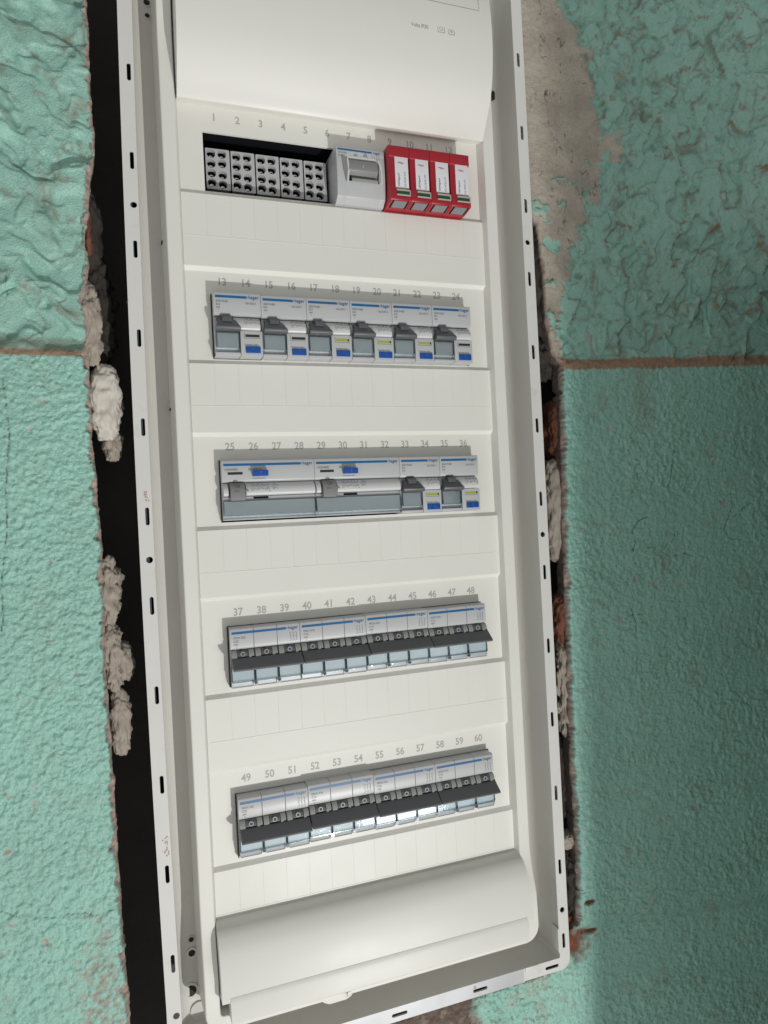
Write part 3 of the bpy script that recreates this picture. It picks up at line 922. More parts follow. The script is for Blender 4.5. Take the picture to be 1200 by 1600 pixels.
# black rear space behind the openings
mb = MB()
mb.box(-118, 118, 54, 56, -590, 10); mb.box(-119, -117, 2.3, 54, -590, 10); mb.box(117, 119, 2.3, 54, -590, 10); mb.box(-117, 117, 2.3, 53.9, -9.5, -8.5); mb.box(-117, 117, 2.3, 53.9, -75, -74)
link('rear_housing', mb.mesh('rear_housing'), M_BLACK, board, B0)

# upper lid
UL = [(10.0, 5.5), (11.8, 7.5), (16, 14), (22, 23), (27.5, 33), (31.5, 45), (34, 60), (35.2, 76), (35.0, 92), (33.5, 108), (31, 120), (28, 128), (10, 130), (2, 130), (-1.0, 8.2)]
def ul_f(z):
    p = [(5.5, 10.0), (7.5, 11.8), (14, 16), (23, 22), (33, 27.5), (45, 31.5), (60, 34), (76, 35.2), (92, 35.0), (108, 33.5), (120, 31)]
    return float(np.interp(z, [a for a, b in p], [b for a, b in p]))
def lid_prof(pts, n0, n1):
    """Catmull-Rom smoothing of the visible part of a profile"""
    out = []
    P = pts
    for i in range(len(P)):
        if n0 <= i < n1:
            p0, p1, p2, p3 = P[max(i - 1, n0)], P[i], P[i + 1], P[min(i + 2, n1)]
            for t in [0, .25, .5, .75]:
                q = []
                for a in (0, 1):
                    q.append(0.5 * ((2 * p1[a]) + (-p0[a] + p2[a]) * t + (2 * p0[a] - 5 * p1[a] + 4 * p2[a] - p3[a]) * t * t + (-p0[a] + 3 * p1[a] - 3 * p2[a] + p3[a]) * t ** 3))
                out.append(tuple(q))
        else:
            out.append(P[i])
    return out
mb = MB(); mb.prism(lid_prof(UL, 0, 11), -125.2, 125.6, 0.5, 2)
ulid = link('upper_lid', mb.mesh('upper_lid', ang=40), M_LID, board, B0)
mb = MB()
for za, zb in ((98.2, 98.7),):
    mb.box(20, 115, -ul_f(98) - 0.18, -ul_f(98) + 0.6, za, zb)
for z in range(99, 126, 3):
    mb.box(114.5, 115.0, -ul_f(z + 1.5) - 0.2, -ul_f(z + 1.5) + 0.6, z, z + 3.0)
link('recess_outline', mb.mesh('recess_outline', smooth=False), M_NUML, ulid)
fz = -ul_f(77) - 0.06
items = [(text_mesh('Volta IP30', 4.3, 0.05, 0.82, spacing=1.0), (53.5, fz, 74.6))]
me = join_text('lid_print', items)
link('lid_print', me, M_NUML, ulid)
mb = MB()
def rect_line(x0, x1, z0, z1, w, y):
    mb.line([(x0, z0), (x1, z0), (x1, z1), (x0, z1), (x0, z0)], w, y, y + 0.04)
rect_line(76.6, 82.4, 74.0, 80.0, 0.4, fz); rect_line(78.2, 80.8, 75.7, 78.3, 0.4, fz)
mb.line([(85.4, 75.6), (88.4, 80.4), (91.4, 75.6), (90.8, 73.8), (86.0, 73.8), (85.4, 75.6)], 0.4, fz, fz + .04)
mb.line([(86.9, 75.0), (88.4, 77.8), (89.9, 75.0)], 0.4, fz, fz + .04); mb.line([(88.4, 74.8), (88.4, 76.8)], 0.35, fz, fz + .04)
link('lid_symbol', mb.mesh('lid_symbol', smooth=False), M_NUML, ulid)

# lower lid
LLp = [(2, -599.0), (9.2, -600.6), (13.6, -602.4), (18.0, -606.5), (22.2, -614), (25.0, -625), (26.6, -636), (27.2, -647.0), (12, -648.5), (2, -648.5)]
mb = MB(); mb.prism(lid_prof(LLp, 1, 7), -126.0, 126.6, 0.4, 2)
llid = link('lower_lid', mb.mesh('lower_lid', ang=40), M_LID, board, B0)
mb = MB()
mb.prism([(24, -642.0), (27.0, -643.4), (27.5, -644.0), (28.2, -647.5), (29.0, -653.5), (29.4, -660.2), (28.6, -661.4), (10, -664), (8, -664), (8, -642)], -120.2, 120.6, 0.45, 2)
link('grip_lip', mb.mesh('grip_lip', ang=30), M_LID, llid)
mb = MB(); mb.line([(60, -645.0), (67, -643.6)], 0.35, -26.2, -25.6)
tabp = [(-57, -659), (-53, -665.5), (-49, -667.6), (-36, -667.6), (-32, -666), (-29.6, -662.6), (-29.6, -657)]
m2 = MB(); m2.poly(tabp, -27.5, -20, 0.5)
tab = link('lock_tab', m2.mesh('lock_tab'), M_LID, llid)
m2 = MB(); m2.ring(-35.2, -661.6, 3.6, 4.3, -28.1, -26.8); m2.disc(-35.2, -661.6, 3.6, -27.9, -26.8)
sw = link('lock_screw', m2.mesh('lock_screw'), M_COVER, tab)
m2 = MB(); m2.box(-35.8, -34.6, -28.0, -27.8, -664.4, -658.8); m2.box(-37.9, -32.5, -28.0, -27.82, -662.2, -661.0)
link('screw_slot', m2.mesh('screw_slot'), M_HGREY, tab)
link('scratch', mb.mesh('scratch'), M_HGREY, llid)

# ------------------------------------------------------------------ breakers
MW = 17.63
X0 = -106.4
MCB_P = [(-30, 0.0), (9.2, 0.0), (10.3, -0.4), (10.8, -1.4), (11.0, -14.2), (10.6, -15.4), (9.4, -16.1), (6.5, -16.3),
         (6.5, -26.5), (8.6, -27.5), (9.2, -44.0), (7.0, -45.4), (-30, -45.4)]
RC_P = list(MCB_P)
def housing_fn(nm, prof=None, w=MW):
    def f():
        mb = MB()
        for i in range(nm):
            mb.prism(prof or MCB_P, i * w + 0.12, (i + 1) * w - 0.12, 0.22, 1)
        mb.box(0.4, nm * w - 0.4, -5.5, 29, -45.9, -0.4)
        return mb
    return f
def stripe_fn(w, x1):
    def f():
        mb = MB()
        mb.box(1.5, x1, -11.06, -10.6, -4.5, -2.8)
        for z in (-3.2, -4.1):
            mb.box(x1 + 0.5, x1 + 0.95, -11.06, -10.8, z - 0.2, z + 0.2)
        return mb
    return f
def logo(parent, x1, y=-11.05):
    me = text_mesh('hager', 3.6, 0.03, 0.92, 'LEFT', 1.05, thick=0.03)
    link('maker_print', me, M_BLUE, parent, (x1 + 1.4, y, -4.6))

def mcb(k, x, ztop, txt1, txt2, label, dz=0.0, zs=0.98):
    w = 3 * MW
    r = empty('circuit_breaker', (x, 0, ztop + dz)); r.scale = (1, 1, zs)
    tag(r, label, 'circuit breaker', 'three-pole circuit breakers with dark tie bars')
    part('housing', 'mcb', housing_fn(3), M_HOUS, r)
    part('stripe', 'mcb', stripe_fn(w, w - 10.6), M_BLUE, r)
    logo(r, w - 10.6)
    me = join_text('type_print', [(text_mesh(txt1, 2.3, 0.0, 0.95), (2.6, -11.04, -8.1)), (text_mesh(txt2, 2.3, 0.0, 0.95), (2.6, -11.04, -10.6)),
                                  (text_mesh('6000', 1.7, 0.0, 0.9), (2.9, -11.04, -12.8)), (text_mesh('3', 1.7, 0.0, 0.9), (4.3, -11.04, -14.8))])
    part('type_print', 'mcb' + txt1 + txt2, lambda: me, M_INKG, r)
    def sym():
        mb = MB()
        for i in range(3):
            xx = w - 7.6 + i * 2.2
            mb.line([(xx - .6, -7.0), (xx + .5, -7.5), (xx + .2, -9.6)], 0.22, -11.06, -11.0)
            mb.line([(xx - .6, -9.6), (xx + .5, -10.3), (xx - .1, -11.2), (xx + .6, -11.9), (xx + .4, -13.0), (xx - .7, -13.5)], 0.24, -11.06, -11.0)
        return mb
    part('symbol_print', 'mcb', sym, M_INKG, r)
    # grey ribbed rolls between the levers
    def rolls():
        mb = MB()
        P = [(5.5, -16.2), (10.6, -16.6), (12.4, -18.8), (13.2, -21.5), (13.2, -25.0), (5.5, -26.0)]
        for i in range(3):
            b = i * MW
            mb.prism(P, b + 0.5, b + 4.6, 0.25, 1)
            mb.prism(P, b + 13.2, b + MW - 0.4, 0.25, 1)
            for q in (b + 1.8, b + 3.2, b + 14.6, b + 15.9):
                mb.prism([(f + 0.12 if f > 6 else f, z) for f, z in P], q - 0.18, q + 0.18)
        return mb
    part('lever_surround', 'mcb', rolls, M_HGREY, r)
    part('surround_notch', 'mcb', lambda: [mb_.box(i * MW + 15.2, i * MW + 17.2, -13.45, -12.6, -23.2, -21.5) for mb_ in [MB()] for i in range(3)][0], M_BLACK, r)
    for i in range(3):
        def lev():
            mb = MB()
            mb.prism([(5.5, -16.4), (9.4, -16.6), (11.4, -18.4), (12.3, -21.0), (12.0, -23.0), (5.5, -25)], 4.7, 13.1, 0.3, 1)
            return mb
        lo = part('lever', 'mcb', lev, M_DARK2, r, (i * MW, 0, 0))
        part('ring_mark', 'mcb', lambda: MB().ring(8.9, -19.5, 1.25, 1.75, -12.5, -11.3), M_RING, lo)
        part('lever_gap', 'mcb', lambda: MB().box(5.2, 12.4, -12.6, -11.2, -23.2, -21.9), M_BLACK, lo)
    def bar():
        mb = MB()
        mb.prism([(9, -22.5), (13.6, -22.2), (14.4, -22.6), (22.2, -28.6), (22.4, -29.4), (21.2, -30.4), (15, -29.6), (9, -27.5)], 0.35, w - 0.35, 0.25, 2)
        return mb
    part('tie_bar', 'mcb', bar, M_DARK, r)
    glass3(r, 'mcb', w, 3, -28.0, -40.2, -44.9)
    return r
def glass3(r, keyn, w, nm, zt, zm, zb, x0=0.0):
    """clear label covers over the terminals: a pane per pole, a folded lower edge, rims"""
    mw = w / nm
    def insert():  # plate added under the panes so they look lighter
        mb = MB()
        for i in range(nm):
            mb.prism([(8.0, zt - .2), (9.9, zt - .3), (10.25, zm + .2), (8.0, zm + .2)], x0 + i * mw + 0.9, x0 + (i + 1) * mw - 0.9)
        return mb
    part('brightening_insert', keyn, insert, M_INSERT if nm > 1 else M_INSERT2, r)
    def panes():
        mb = MB()
        for i in range(nm):
            a = x0 + i * mw + 0.7; b = x0 + (i + 1) * mw - 0.7
            mb.prism([(10.1, zt), (11.0, zt - .1), (11.05, zm), (10.4, zm)], a, b, 0.15, 1)
        return mb
    c = part('label_cover', keyn, panes, M_GLASS, r)
    def rims():
        mb = MB()
        for i in range(nm):
            a = x0 + i * mw + 0.2; b = x0 + (i + 1) * mw - 0.2
            mb.prism([(8.2, zt - 0.2), (10.7, zt), (11.6, zm), (8.2, zm)], a, a + 0.5)
            mb.prism([(8.2, zt - 0.2), (10.7, zt), (11.6, zm), (8.2, zm)], b - 0.5, b)
            mb.box(a + 0.6, b - 0.6, -11.75, -10.3, zm - 0.55, zm - 0.05)
            if i: mb.disc(x0 + i * mw, zm - 1.6, 1.3, -11.9, -8.2, 10)
        return mb
    part('cover_rib', keyn, rims, M_GLASSR, c)
    def fold():
        mb = MB()
        for i in range(nm):
            a = x0 + i * mw + 0.5; b = x0 + (i + 1) * mw - 0.5
            mb.prism([(11.2, zm - 0.6), (11.8, zm - 0.9), (10.6, zb + 1.4), (9.6, zb), (8.3, zb), (8.3, zm - 0.6)], a + (1.2 if i else 0), b - (1.2 if i < nm - 1 else 0), 0.3, 2)
        return mb
    part('cover_fold', keyn, fold, M_GLASS, c)

def circuit_marks(xs, ys, f, w=0.2):
    """the little wiring diagram printed on the roll of a breaker"""
    mb = MB()
    rnd = random.Random(5)
    x0_, x1_ = xs; z1_, z0_ = ys
    n = max(4, int((x1_ - x0_) / 1.3))
    for i in range(n):
        x = x0_ + (i + 0.5) * (x1_ - x0_) / n
        za = z1_ - rnd.uniform(0, 1.0); zb = z0_ + rnd.uniform(0, 1.6)
        y = -f((za + zb) / 2)
        zm = (za + zb) / 2
        for (p, q) in ((za, zm + .3), (zm - .4, zb)):
            yy = -f((p + q) / 2) - 0.05
            mb.line([(x, p), (x + (0.5 if rnd.random() > .6 else 0), q)], w, yy, yy + 0.25)
        if rnd.random() > .35:
            zz = rnd.choice((za, zm, zb)); yy = -f(zz) - 0.05
            mb.line([(x, zz), (x + 1.2, zz)], w, yy, yy + 0.25)
    return mb

def rcbo(k, x, ztop, label, yellow=False, dz=0.0):
    w = 2 * MW
    r = empty('residual_current_breaker', (x, 0, ztop + dz)); r.scale = (1, 1, 1.03 if ztop > -200 else 0.99)
    tag(r, label, 'residual current breaker', 'two-module breakers with blue test button')
    def hous():
        mb = MB()
        top = [(-30, 0.0), (9.2, 0.0), (10.3, -0.4), (10.8, -1.4), (11.0, -15.2), (10.6, -16.4), (9.4, -17.0), (6.0, -17.2), (-30, -17.2)]
        mb.prism(top, 0.12, w - 0.12, 0.22, 2)
        mb.prism([(-30, -17.3), (6.5, -17.3), (8.2, -19), (9.2, -24), (8.2, -45.6), (-30, -45.6)], 0.15, 18.6, 0.2, 1)
        mb.prism([(-5, -44.0), (11.4, -44.0), (11.2, -46.0), (-5, -46.4)], 0.15, 18.4, 0.3, 2)
        mb.box(18.7, w - 0.12, -11.6, 29, -46.3, -28.0, 0.5)
        return mb
    part('housing', 'rcbo', hous, M_HOUS, r)
    part('stripe', 'rcbo', stripe_fn(w, w - 10.6), M_BLUE, r)
    logo(r, w - 10.6)
    me = join_text('type_print', [(text_mesh('ADS 916D', 2.25, 0.0, 0.9), (1.9, -11.04, -7.8)), (text_mesh('B16', 2.1, 0.0, 0.9), (1.9, -11.04, -10.1)),
                                  (text_mesh('6000', 1.6, 0.0, 0.9), (1.9, -11.04, -12.2)), (text_mesh('3', 1.6, 0.0, 0.9), (3.2, -11.04, -14.2)),
                                  (text_mesh('IΔn 0,03 A', 2.1, 0.0, 0.85), (w - 11.4, -11.04, -8.6))])
    part('type_print', 'rcbo', lambda: me, M_INKG, r)
    RP = [(5.5, -17.25), (7.4, -17.6), (10.2, -19.2), (12.2, -21.6), (13.1, -24.2), (13.0, -26.6), (12.2, -27.6), (5.5, -27.8)]
    rf = lambda z: float(np.interp(-z, [-q[1] for q in RP[:7]], [q[0] for q in RP[:7]]))
    part('roll', 'rcbo', lambda: MB().prism(RP, 14.0, w - 1.4, 0.2, 1), M_HOUSW, r)
    part('diagram_print', 'rcbo', lambda: circuit_marks((21.5, 33.5), (-18.8, -25.0), rf, 0.3), M_INKG, r)
    # lever: tab over a flared skirt
    def lev():
        mb = MB()
        mb.prism([(6, -17.4), (12.5, -17.6), (14.0, -18.8), (14.6, -22.4), (6, -22.4)], 5.6, 12.6, 0.35, 2)
        mb.prism([(7, -20.4), (11.6, -20.2), (12.4, -20.6), (17.4, -26.6), (16.9, -28.0), (15.2, -29.2), (9, -28.6)], 2.6, 15.0, 0.35, 2,
                 taper=lambda f, z: max(0, min(1, (-z - 20.4) / 6.5)) * (2.0 if True else 0))
        for v in mb.bm.verts:
            if v.co.x > 15.0: v.co.x += (v.co.x - 15.0) * 0.9
        return mb
    part('lever', 'rcbo', lev, M_DARK2, r)
    part('lever_gap', 'rcbo', lambda: MB().box(1.8, 16.6, -9.9, -7.0, -20.8, -18.8, 0.3), M_DARK, r)
    glass3(r, 'rcbo', 17.4, 1, -29.4, -40.2, -43.6, 0.9)
    # lower right: indicator, text, test button
    part('indicator_frame', 'rcbo', lambda: MB().line([(21.6, -29.8), (21.6, -33.4), (33.4, -33.4)], 0.25, -11.66, -11.5).line([(22, -38.2), (33.6, -38.2)], 0.0001, -11.62, -11.6), M_INKG, r)
    ind = part('indicator', 'rcboY' if yellow else 'rcboD', lambda: MB().box(22.4, 33.0, -11.72, -11.4, -32.6, -30.7), M_YEL if yellow else M_SLOT, r)
    if yellow:
        part('indicator_end', 'rcbo', lambda: MB().box(31.8, 33.0, -11.78, -11.4, -32.5, -30.8), M_SLOT, ind)
    me2 = join_text('test_print', [(text_mesh('Wöchentlich prüfen', 1.35, 0.0, 0.93), (21.2, -11.64, -38.4))])
    part('test_print', 'rcbo', lambda: me2, M_INKG, r)
    b = part('test_button', 'rcbo', lambda: MB().box(22.2, 27.4, -12.9, -10, -44.2, -39.6, 0.25).box(27.6, 33.2, -12.9, -10, -44.2, -39.6, 0.25), M_BTN, r)
    part('button_mark', 'rcbo', lambda: MB().line([(26.6, -40.6), (28.4, -40.6)], .3, -12.96, -12.8).line([(27.5, -40.6), (27.5, -43)], .3, -12.96, -12.8), M_DARK, b)
    return r

def rccb(k, x, ztop, label):
    w = 4 * MW
    r = empty('main_residual_current_switch', (x, 0, ztop))
    tag(r, label, 'residual current switch', 'four-module residual current switches')
    def hous():
        mb = MB()
        top = [(-30, 0.0), (9.2, 0.0), (10.3, -0.4), (10.8, -1.4), (11.0, -14.6), (10.6, -15.8), (9.4, -16.5), (6.0, -16.7), (-30, -16.7)]
        mb.prism(top, 0.12, w - 0.12, 0.22, 2)
        mb.prism([(-30, -16.8), (6.5, -16.8), (7.0, -27), (8.6, -27.5), (9.0, -29.6), (7.6, -30.2), (7.6, -44.8), (-30, -44.8)], 0.15, w - 0.15, 0.2, 1)
        return mb
    part('housing', 'rccb', hous, M_HOUS, r)
    part('stripe', 'rccb', stripe_fn(w, w - 10.6), M_BLUE, r)
    logo(r, w - 10.6)
    me = join_text('type_print', [(text_mesh('CDA440D', 2.5, 0.0, 0.9), (2.2, -11.04, -8.0)), (text_mesh('IΔn 0,03 A', 2.5, 0.0, 0.9), (19.6, -11.04, -7.9)),
                                  (text_mesh('Wöchentlich prüfen', 1.35, 0.0, 0.9), (22.4, -11.04, -14.4))])
    part('type_print', 'rccb', lambda: me, M_INKG, r)
    part('indicator', 'rccb', lambda: MB().box(4.4, 15.4, -11.1, -10.6, -11.0, -9.1), M_SLOT, r)
    b = part('test_button', 'rccb', lambda: MB().box(22.6, 34.0, -15.2, -10, -12.6, -8.2, 0.35), M_BTN, r)
    part('button_mark', 'rccb', lambda: MB().line([(27.4, -9.3), (29.4, -9.3)], .35, -15.26, -15.1).line([(28.4, -9.3), (28.4, -11.6)], .35, -15.26, -15.1), M_DARK, b)
    RP = [(5.5, -16.8), (7.4, -17.2), (10.4, -19.0), (12.2, -21.6), (12.8, -24.0), (12.6, -25.8), (11.4, -26.8), (5.5, -27.0)]
    rf = lambda z: float(np.interp(-z, [-q[1] for q in RP[:7]], [q[0] for q in RP[:7]]))
    part('roll', 'rccb', lambda: MB().prism(RP, 17.2, w - 0.5, 0.2, 1).prism(RP, 0.6, 4.2, 0.2, 1), M_HOUSW, r)
    part('diagram_print', 'rccb', lambda: circuit_marks((20.5, 35.0), (-18.3, -24.6), rf, 0.32), M_INKG, r)
    part('rating_print', 'rccb', lambda: circuit_marks((36.8, 41.0), (-18.5, -23.6), rf, 0.32), M_INKG, r)
    part('rear_slot', 'rccb', lambda: MB().box(23.0, 34.2, -9.1, -8.4, -29.3, -27.7), M_BLACK, r)
    def lev():
        mb = MB()
        mb.prism([(6, -16.9), (10.8, -17.1), (13.0, -18.8), (14.6, -22.4), (15.0, -26.0), (14.6, -29.6), (13.4, -30.4), (6, -30.4)], 5.4, 16.2, 0.35, 2)
        return mb
    l = part('lever', 'rccb', lev, M_GREYL, r)
    part('ring_mark', 'rccb', lambda: MB().ring(10.9, -19.4, 1.3, 1.85, -14.1, -12.9), M_DARK, l)
    me3 = text_mesh('stop', 2.3, 0.05, 1.0)
    link('lever_print', me3, M_DARK, l, (8.0, -14.78, -24.0))
    part('lever_pin', 'rccb', lambda: MB().box(16.2, 19.0, -13.2, -11, -23.8, -22.6, 0.2), M_GREYL, r)
    glass3(r, 'rccb', w, 1, -30.6, -41.2, -44.6)
    return r

L2 = ['leftmost breaker of the second row, grey lever, black indicator strip, blue button',
      'second breaker in the second row, black indicator strip, between the leftmost and a yellow-strip one',
      'leftmost of the three yellow-strip breakers in the second row',
      'middle one of the three yellow-strip breakers in the second row',
      'rightmost of the three yellow-strip breakers in the second row',
      'rightmost breaker of the second row, black indicator strip, near the cover rim']
for i in range(6):
    rcbo(i, X0 + i * 2 * MW, -136.6 + (0.6, 0, 0, -.2, 0, 0)[i], L2[i], yellow=i in (2, 3, 4))
# row 3
rccb(0, X0, -261.4, 'left one of the two wide switches with proud blue button and clear cover')
rccb(1, X0 + 4 * MW, -261.4, 'right one of the two wide switches, between its twin and narrow breakers')
rcbo(8, X0 + 8 * MW, -261.4, 'narrow breaker of the middle row touching the wide switches, yellow strip', True)
rcbo(9, X0 + 10 * MW, -261.4, 'narrow breaker at the right end of the middle row, yellow strip', True)
# rows 4, 5
PLACE = ['leftmost breaker', 'second breaker from the left', 'third breaker from the left', 'rightmost breaker']
for rrow, zt in ((4, -386.0), (5, -511.4)):
    for i in range(4):
        big = i == 0
        rn = 'of the upper dark-bar row' if rrow == 4 else 'of the bottom dark-bar row'
        extra = {(4, 0): ', printed C32', (4, 1): ', long dark tie bar', (4, 2): ', long dark tie bar', (4, 3): ', bar end overhanging the plate',
                 (5, 0): ', printed C32', (5, 1): ', standing slightly higher', (5, 2): ', its clear covers shining white', (5, 3): ', bar end overhanging the plate'}[(rrow, i)]
        mcb(i, X0 + i * 3 * MW, zt, 'MCN 332' if big else 'MCN 316', 'C32' if big else 'C16', PLACE[i] + ' ' + rn + extra,
            dz={(5, 1): 0.9, (4, 2): 0.4}.get((rrow, i), 0), zs=0.985 if rrow == 4 else 0.975)

# black strip put in as gap shade beside the first breaker of each row
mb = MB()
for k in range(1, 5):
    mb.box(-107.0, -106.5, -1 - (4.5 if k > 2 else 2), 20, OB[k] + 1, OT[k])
link('opening_gap_shade', mb.mesh('opening_gap_shade'), M_SHADOWGAP, board, B0)

# ------------------------------------------------------------------ row 1: terminal blocks, main switch, surge arresters
TW = 19.35
def terminal(i):
    x = -104.6 + i * TW
    r = empty('terminal_block', (x, 10, -19.0 - 0.15 * i))
    words = ['leftmost, against the opening edge', 'second from the left', 'middle one of five', 'second from the right', 'rightmost, beside the rocker switch']
    tag(r, 'grey terminal block with eight screw holes, ' + words[i], 'terminal block', 'terminal blocks in the top row')
    holes = []
    for cx, zs in ((4.6, (-4.2, -11.8, -19.2, -26.4)), (12.9, (-3.9, -11.0, -20.0, -27.2))):
        for z in zs: holes.append((cx, z))
    def front():
        loops = [rrect(0.35, TW - 0.65, -31.4, 0, 0.8, 3)] + [[(cx + 3.3 * math.cos(2 * math.pi * k / 20), z + 3.3 * math.sin(2 * math.pi * k / 20)) for k in range(20)] for cx, z in holes]
        return curve_sheet('front', loops, 0.0, 4.5)
    part('housing', 'term', front, M_TERM, r)
    part('inner_block', 'term', lambda: MB().box(0.4, TW - 0.5, 6.5, 34, -32.4, -0.2), M_BLACK, r)
    def scr():
        mb = MB()
        for j, (cx, z) in enumerate(holes):
            mb.ring(cx + 0.3, z - .6, 1.0, 1.7, 5.2, 6.4, 14)
            mb.box(cx - 1.4, cx + 1.6, 4.0, 4.6, z - 1.0 + (j % 3) * .3, z - .45 + (j % 3) * .3, .1)
        return mb
    part('clamp_screw', 'term', scr, M_SCREW, r)
    part('divider', 'term', lambda: MB().box(TW - 0.3, TW + 0.05, -1.2, 4, -16.8, -15.0).box(TW - 0.35, TW + 0.0, 0.6, 5, -32, -1), M_BLACK, r)
    return r
for i in range(5): terminal(i)
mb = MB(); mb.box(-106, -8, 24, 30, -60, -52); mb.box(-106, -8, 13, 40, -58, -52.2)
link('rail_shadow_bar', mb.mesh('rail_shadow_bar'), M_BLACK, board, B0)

def main_switch():
    w = 40.2
    r = empty('main_switch', (-6.3, 0, -15.6))
    tag(r, 'grey main switch with broad rocker below numbers 7 and 8, beside the red modules', 'main switch')
    top = [(-26, 0), (11.0, 0), (12.3, -0.5), (12.9, -1.6), (12.9, -6.8), (-26, -6.8)]
    def hous():
        mb = MB()
        mb.prism(top + [], 0.1, w - 0.1, 0.3, 2)
        P = [(-26, -6.8), (12.9, -6.8), (13.2, -21), (12.6, -30), (11.6, -37.0), (11.0, -39.2), (5.5, -43.4), (-26, -43.8)]
        mb.prism(P, 0.1, 7.2, 0.3, 2); mb.prism(P, w - 5.0, w - 0.1, 0.3, 2)
        P2 = [(-26, -27.2), (12.9, -27.2), (12.6, -30), (11.6, -37.0), (11.0, -39.2), (5.5, -43.4), (-26, -43.8)]
        mb.prism(P2, 7.1, w - 4.9, 0.3, 2)
        mb.prism([(-26, -6.8), (12.9, -6.8), (12.9, -8.2), (8, -10.5), (-26, -10.5)], 7.1, w - 4.9, 0.2, 1)
        mb.box(7.1, w - 4.9, -5.5, 20, -27.2, -10.4)
        return mb
    part('housing', 'ms', hous, M_HOUS, r)
    def cheeks():
        mb = MB()
        mb.poly([(4.2, -7.6), (7.2, -8.4), (8.6, -11), (9.0, -18), (8.2, -27.2), (6.9, -27.2), (5.0, -18)], -13.7, -12.8, 0.2)
        return mb
    part('cheek', 'ms', cheeks, M_GREYL, r)
    def fr():
        mb = MB()
        mb.poly([(8.2, -9.2), (9.4, -10), (10.4, -18), (9.2, -28.0), (7.4, -28.6), (8.8, -18)], -14.2, -12.8, 0.2)
        mb.poly([(w - 7.2, -8.2), (w - 5.0, -9.4), (w - 3.0, -13), (w - 2.3, -20), (w - 2.8, -27.6), (w - 4.2, -27.0), (w - 4.0, -18), (w - 5.2, -12)], -14.2, -12.8, 0.2)
        return mb
    part('rocker_frame', 'ms', fr, M_HOUSW, r)
    def rock():
        mb = MB()
        mb.prism([(4, -9.6), (13.0, -10.2), (14.6, -17.8), (14.2, -19.2), (9.6, -22.6), (9.0, -26.0), (4, -26.6)], 9.6, w - 6.2, 0.35, 2)
        return mb
    rk = part('rocker', 'ms', rock, M_GREYL, r)
    part('rocker_mark', 'ms', lambda: MB().box(21.2, 21.8, -14.4, -13.6, -17.0, -13.6), M_RING, rk)
    part('window_strip', 'ms', lambda: MB().box(12.0, w - 6.4, -13.6, -12, -27.4, -25.0, 0.2), M_HGREY, r)
    part('window_gap', 'ms', lambda: MB().poly([(9.3, -21.5), (11.6, -24), (11.6, -26.9), (8.9, -27.2)], -12.9, -9), M_BLACK, r)
    part('stripe', 'ms', lambda: MB().box(1.2, w - 10.4, -12.98, -12.7, -3.6, -2.2), M_BLUE, r)
    link('maker_print', text_mesh('hager', 2.95, 0.035, 0.98, 'LEFT', 0.93, thick=0.03), M_BLUE, r, (w - 9.2, -12.98, -3.8))
    me = join_text('type_print', [(text_mesh('SH363N', 2.2, 0.0, 0.95), (1.6, -12.98, -6.2)), (text_mesh('63 A', 1.9, 0, .9), (1.6, -13.0, -8.4))])
    link('type_print', me, M_INKG, r)
    def sy():
        mb = MB(); y = -12.99
        mb.line([(14.2, -6.8), (17.6, -6.8)], .3, y, y + .05); mb.line([(14.8, -6.6), (15.5, -5.2), (16.2, -6.6)], .3, y, y + .05); mb.line([(16.2, -6.6), (16.9, -5.4), (17.5, -6.6)], .3, y, y + .05)
        mb.line([(22.4, -6.8), (24.2, -3.9), (26, -6.8), (22.4, -6.8)], .35, y, y + .05); mb.line([(23.4, -6.3), (24.2, -5), (25, -6.3)], .3, y, y + .05)
        for q in (29.2, 31.2, 33.2, 35.2):
            mb.line([(q, -4.8), (q + 1.1, -6.2), (q + .3, -7.4)], .22, y, y + .05)
        return mb
    part('symbol_print', 'ms', sy, M_INKG, r)
main_switch()

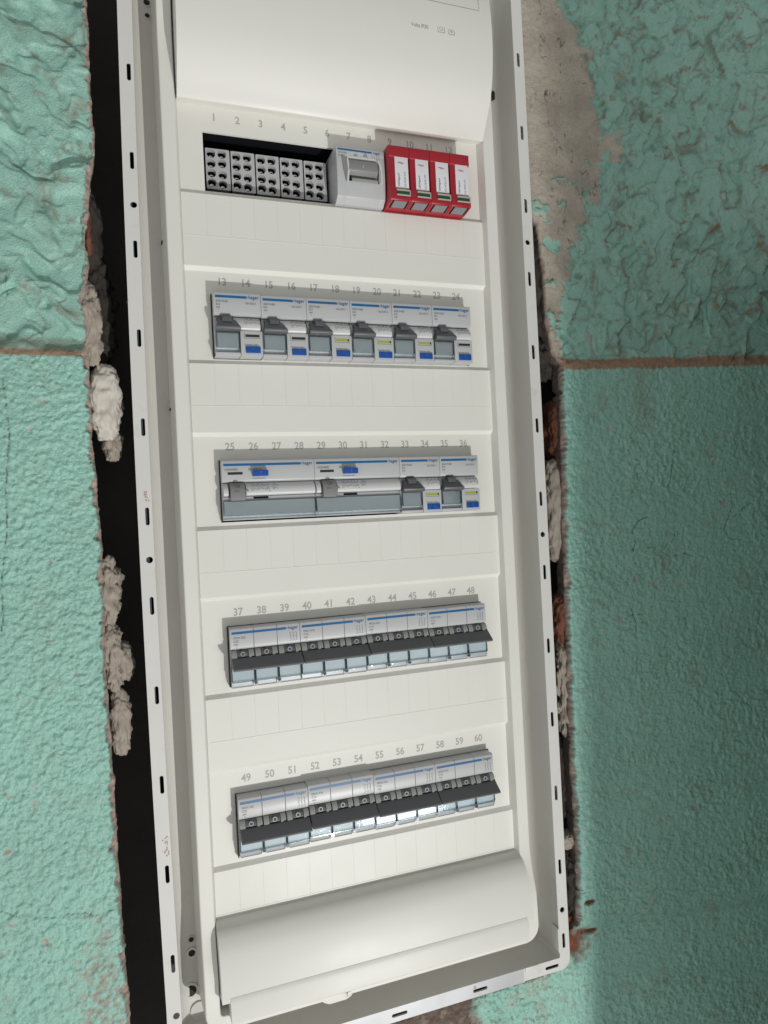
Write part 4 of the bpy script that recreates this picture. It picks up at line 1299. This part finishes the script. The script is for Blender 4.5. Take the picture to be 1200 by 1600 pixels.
def spd(i):
    w = 17.75
    r = empty('surge_arrester', (34.8 + i * w, 0, -13.6))
    words = ['leftmost, beside the grey main switch', 'second from the left, below number 10', 'third from the left, below number 11', 'rightmost, below number 12']
    tag(r, 'red surge arrester module with white label, ' + words[i], 'surge arrester', 'red surge arresters in the top row')
    def hous():
        mb = MB()
        mb.prism([(-26, 0), (19.4, 0), (20.4, -0.5), (20.8, -1.5), (20.8, -9.2), (20.0, -9.8), (-26, -9.8)], 0.1, w - 0.1, 0.3, 2)
        mb.prism([(-26, -9.6), (20.2, -9.6), (20.2, -34), (21.0, -36.0), (21.0, -43.0), (20.4, -44.0), (10.5, -45.6), (8, -45.8), (-26, -45.8)], 0.1, w - (1.1 if i < 3 else 1.4), 0.25, 2)
        mb.prism([(-26, -9.6), (17.0, -9.6), (17.0, -34), (19.0, -36.0), (21.0, -37.0), (21.0, -43.0), (20.4, -44.0), (10.5, -45.6), (8, -45.8), (-26, -45.8)], w - 1.6, w - 0.1, 0.1, 1)
        return mb
    part('housing', 'spd' + ('e' if i == 3 else ''), hous, M_RED, r)
    part('label_plate', 'spd', lambda: MB().box(4.9, 16.3, -20.6, -20.0, -34.2, -9.0, 0.15), M_LABEL, r)
    me = join_text('type_print', [(text_mesh('DEHNguard', 2.25, 0.03, 0.92, rot=math.pi / 2), (8.5, -20.65, -32.9)),
                                  (text_mesh('DG MOD 275', 2.25, 0.0, 0.92, rot=math.pi / 2), (13.9, -20.65, -33.2))])
    part('type_print', 'spd', lambda: me, M_INK, r)
    def zig():
        mb = MB(); y = -20.66
        mb.line([(7.0, -13.9), (8.6, -13.3), (9.2, -14.4), (10.6, -13.2), (11.2, -14.5), (12.8, -13.6)], 0.42, y, y + .05)
        mb.line([(8.2, -14.3), (9.4, -13.6), (10.2, -14.8), (11.4, -13.8)], 0.32, y, y + .05)
        return mb
    part('red_emblem', 'spd', zig, M_REDINK, r)
    ind = part('indicator', 'spd', lambda: MB().box(5.6, 15.6, -21.4, -20.4, -39.4, -37.0), M_GREEN, r)
    part('indicator_clip', 'spd', lambda: MB().box(5.0, 16.9, -22.4, -21.5, -40.8, -39.7, 0.15).box(5.0, 16.9, -22.4, -21.5, -36.9, -35.7, 0.15).box(16.1, 16.9, -22.4, -20.6, -40.8, -35.7, 0.15), M_GLASSC, ind)
    part('contact_pad', 'spd', lambda: MB().prism([(19.6, -44.45), (10.8, -45.9), (10.6, -45.2), (19.4, -43.8)], 3.6, 14.6), M_GREYP, r)
    def gaps():
        mb = MB()
        for a, b in ((2.4, 3.5), (14.7, 15.9)):
            mb.prism([(19.8, -44.35), (9.8, -46.0), (9.6, -45.3), (19.6, -43.7)], a, b)
        return mb
    part('pad_gap', 'spd', gaps, M_BLACK, r)
M_GLASSC = mat('clear_grey_clip', (0.45, 0.42, 0.38), 0.18, spec=0.8)
for i in range(4): spd(i)
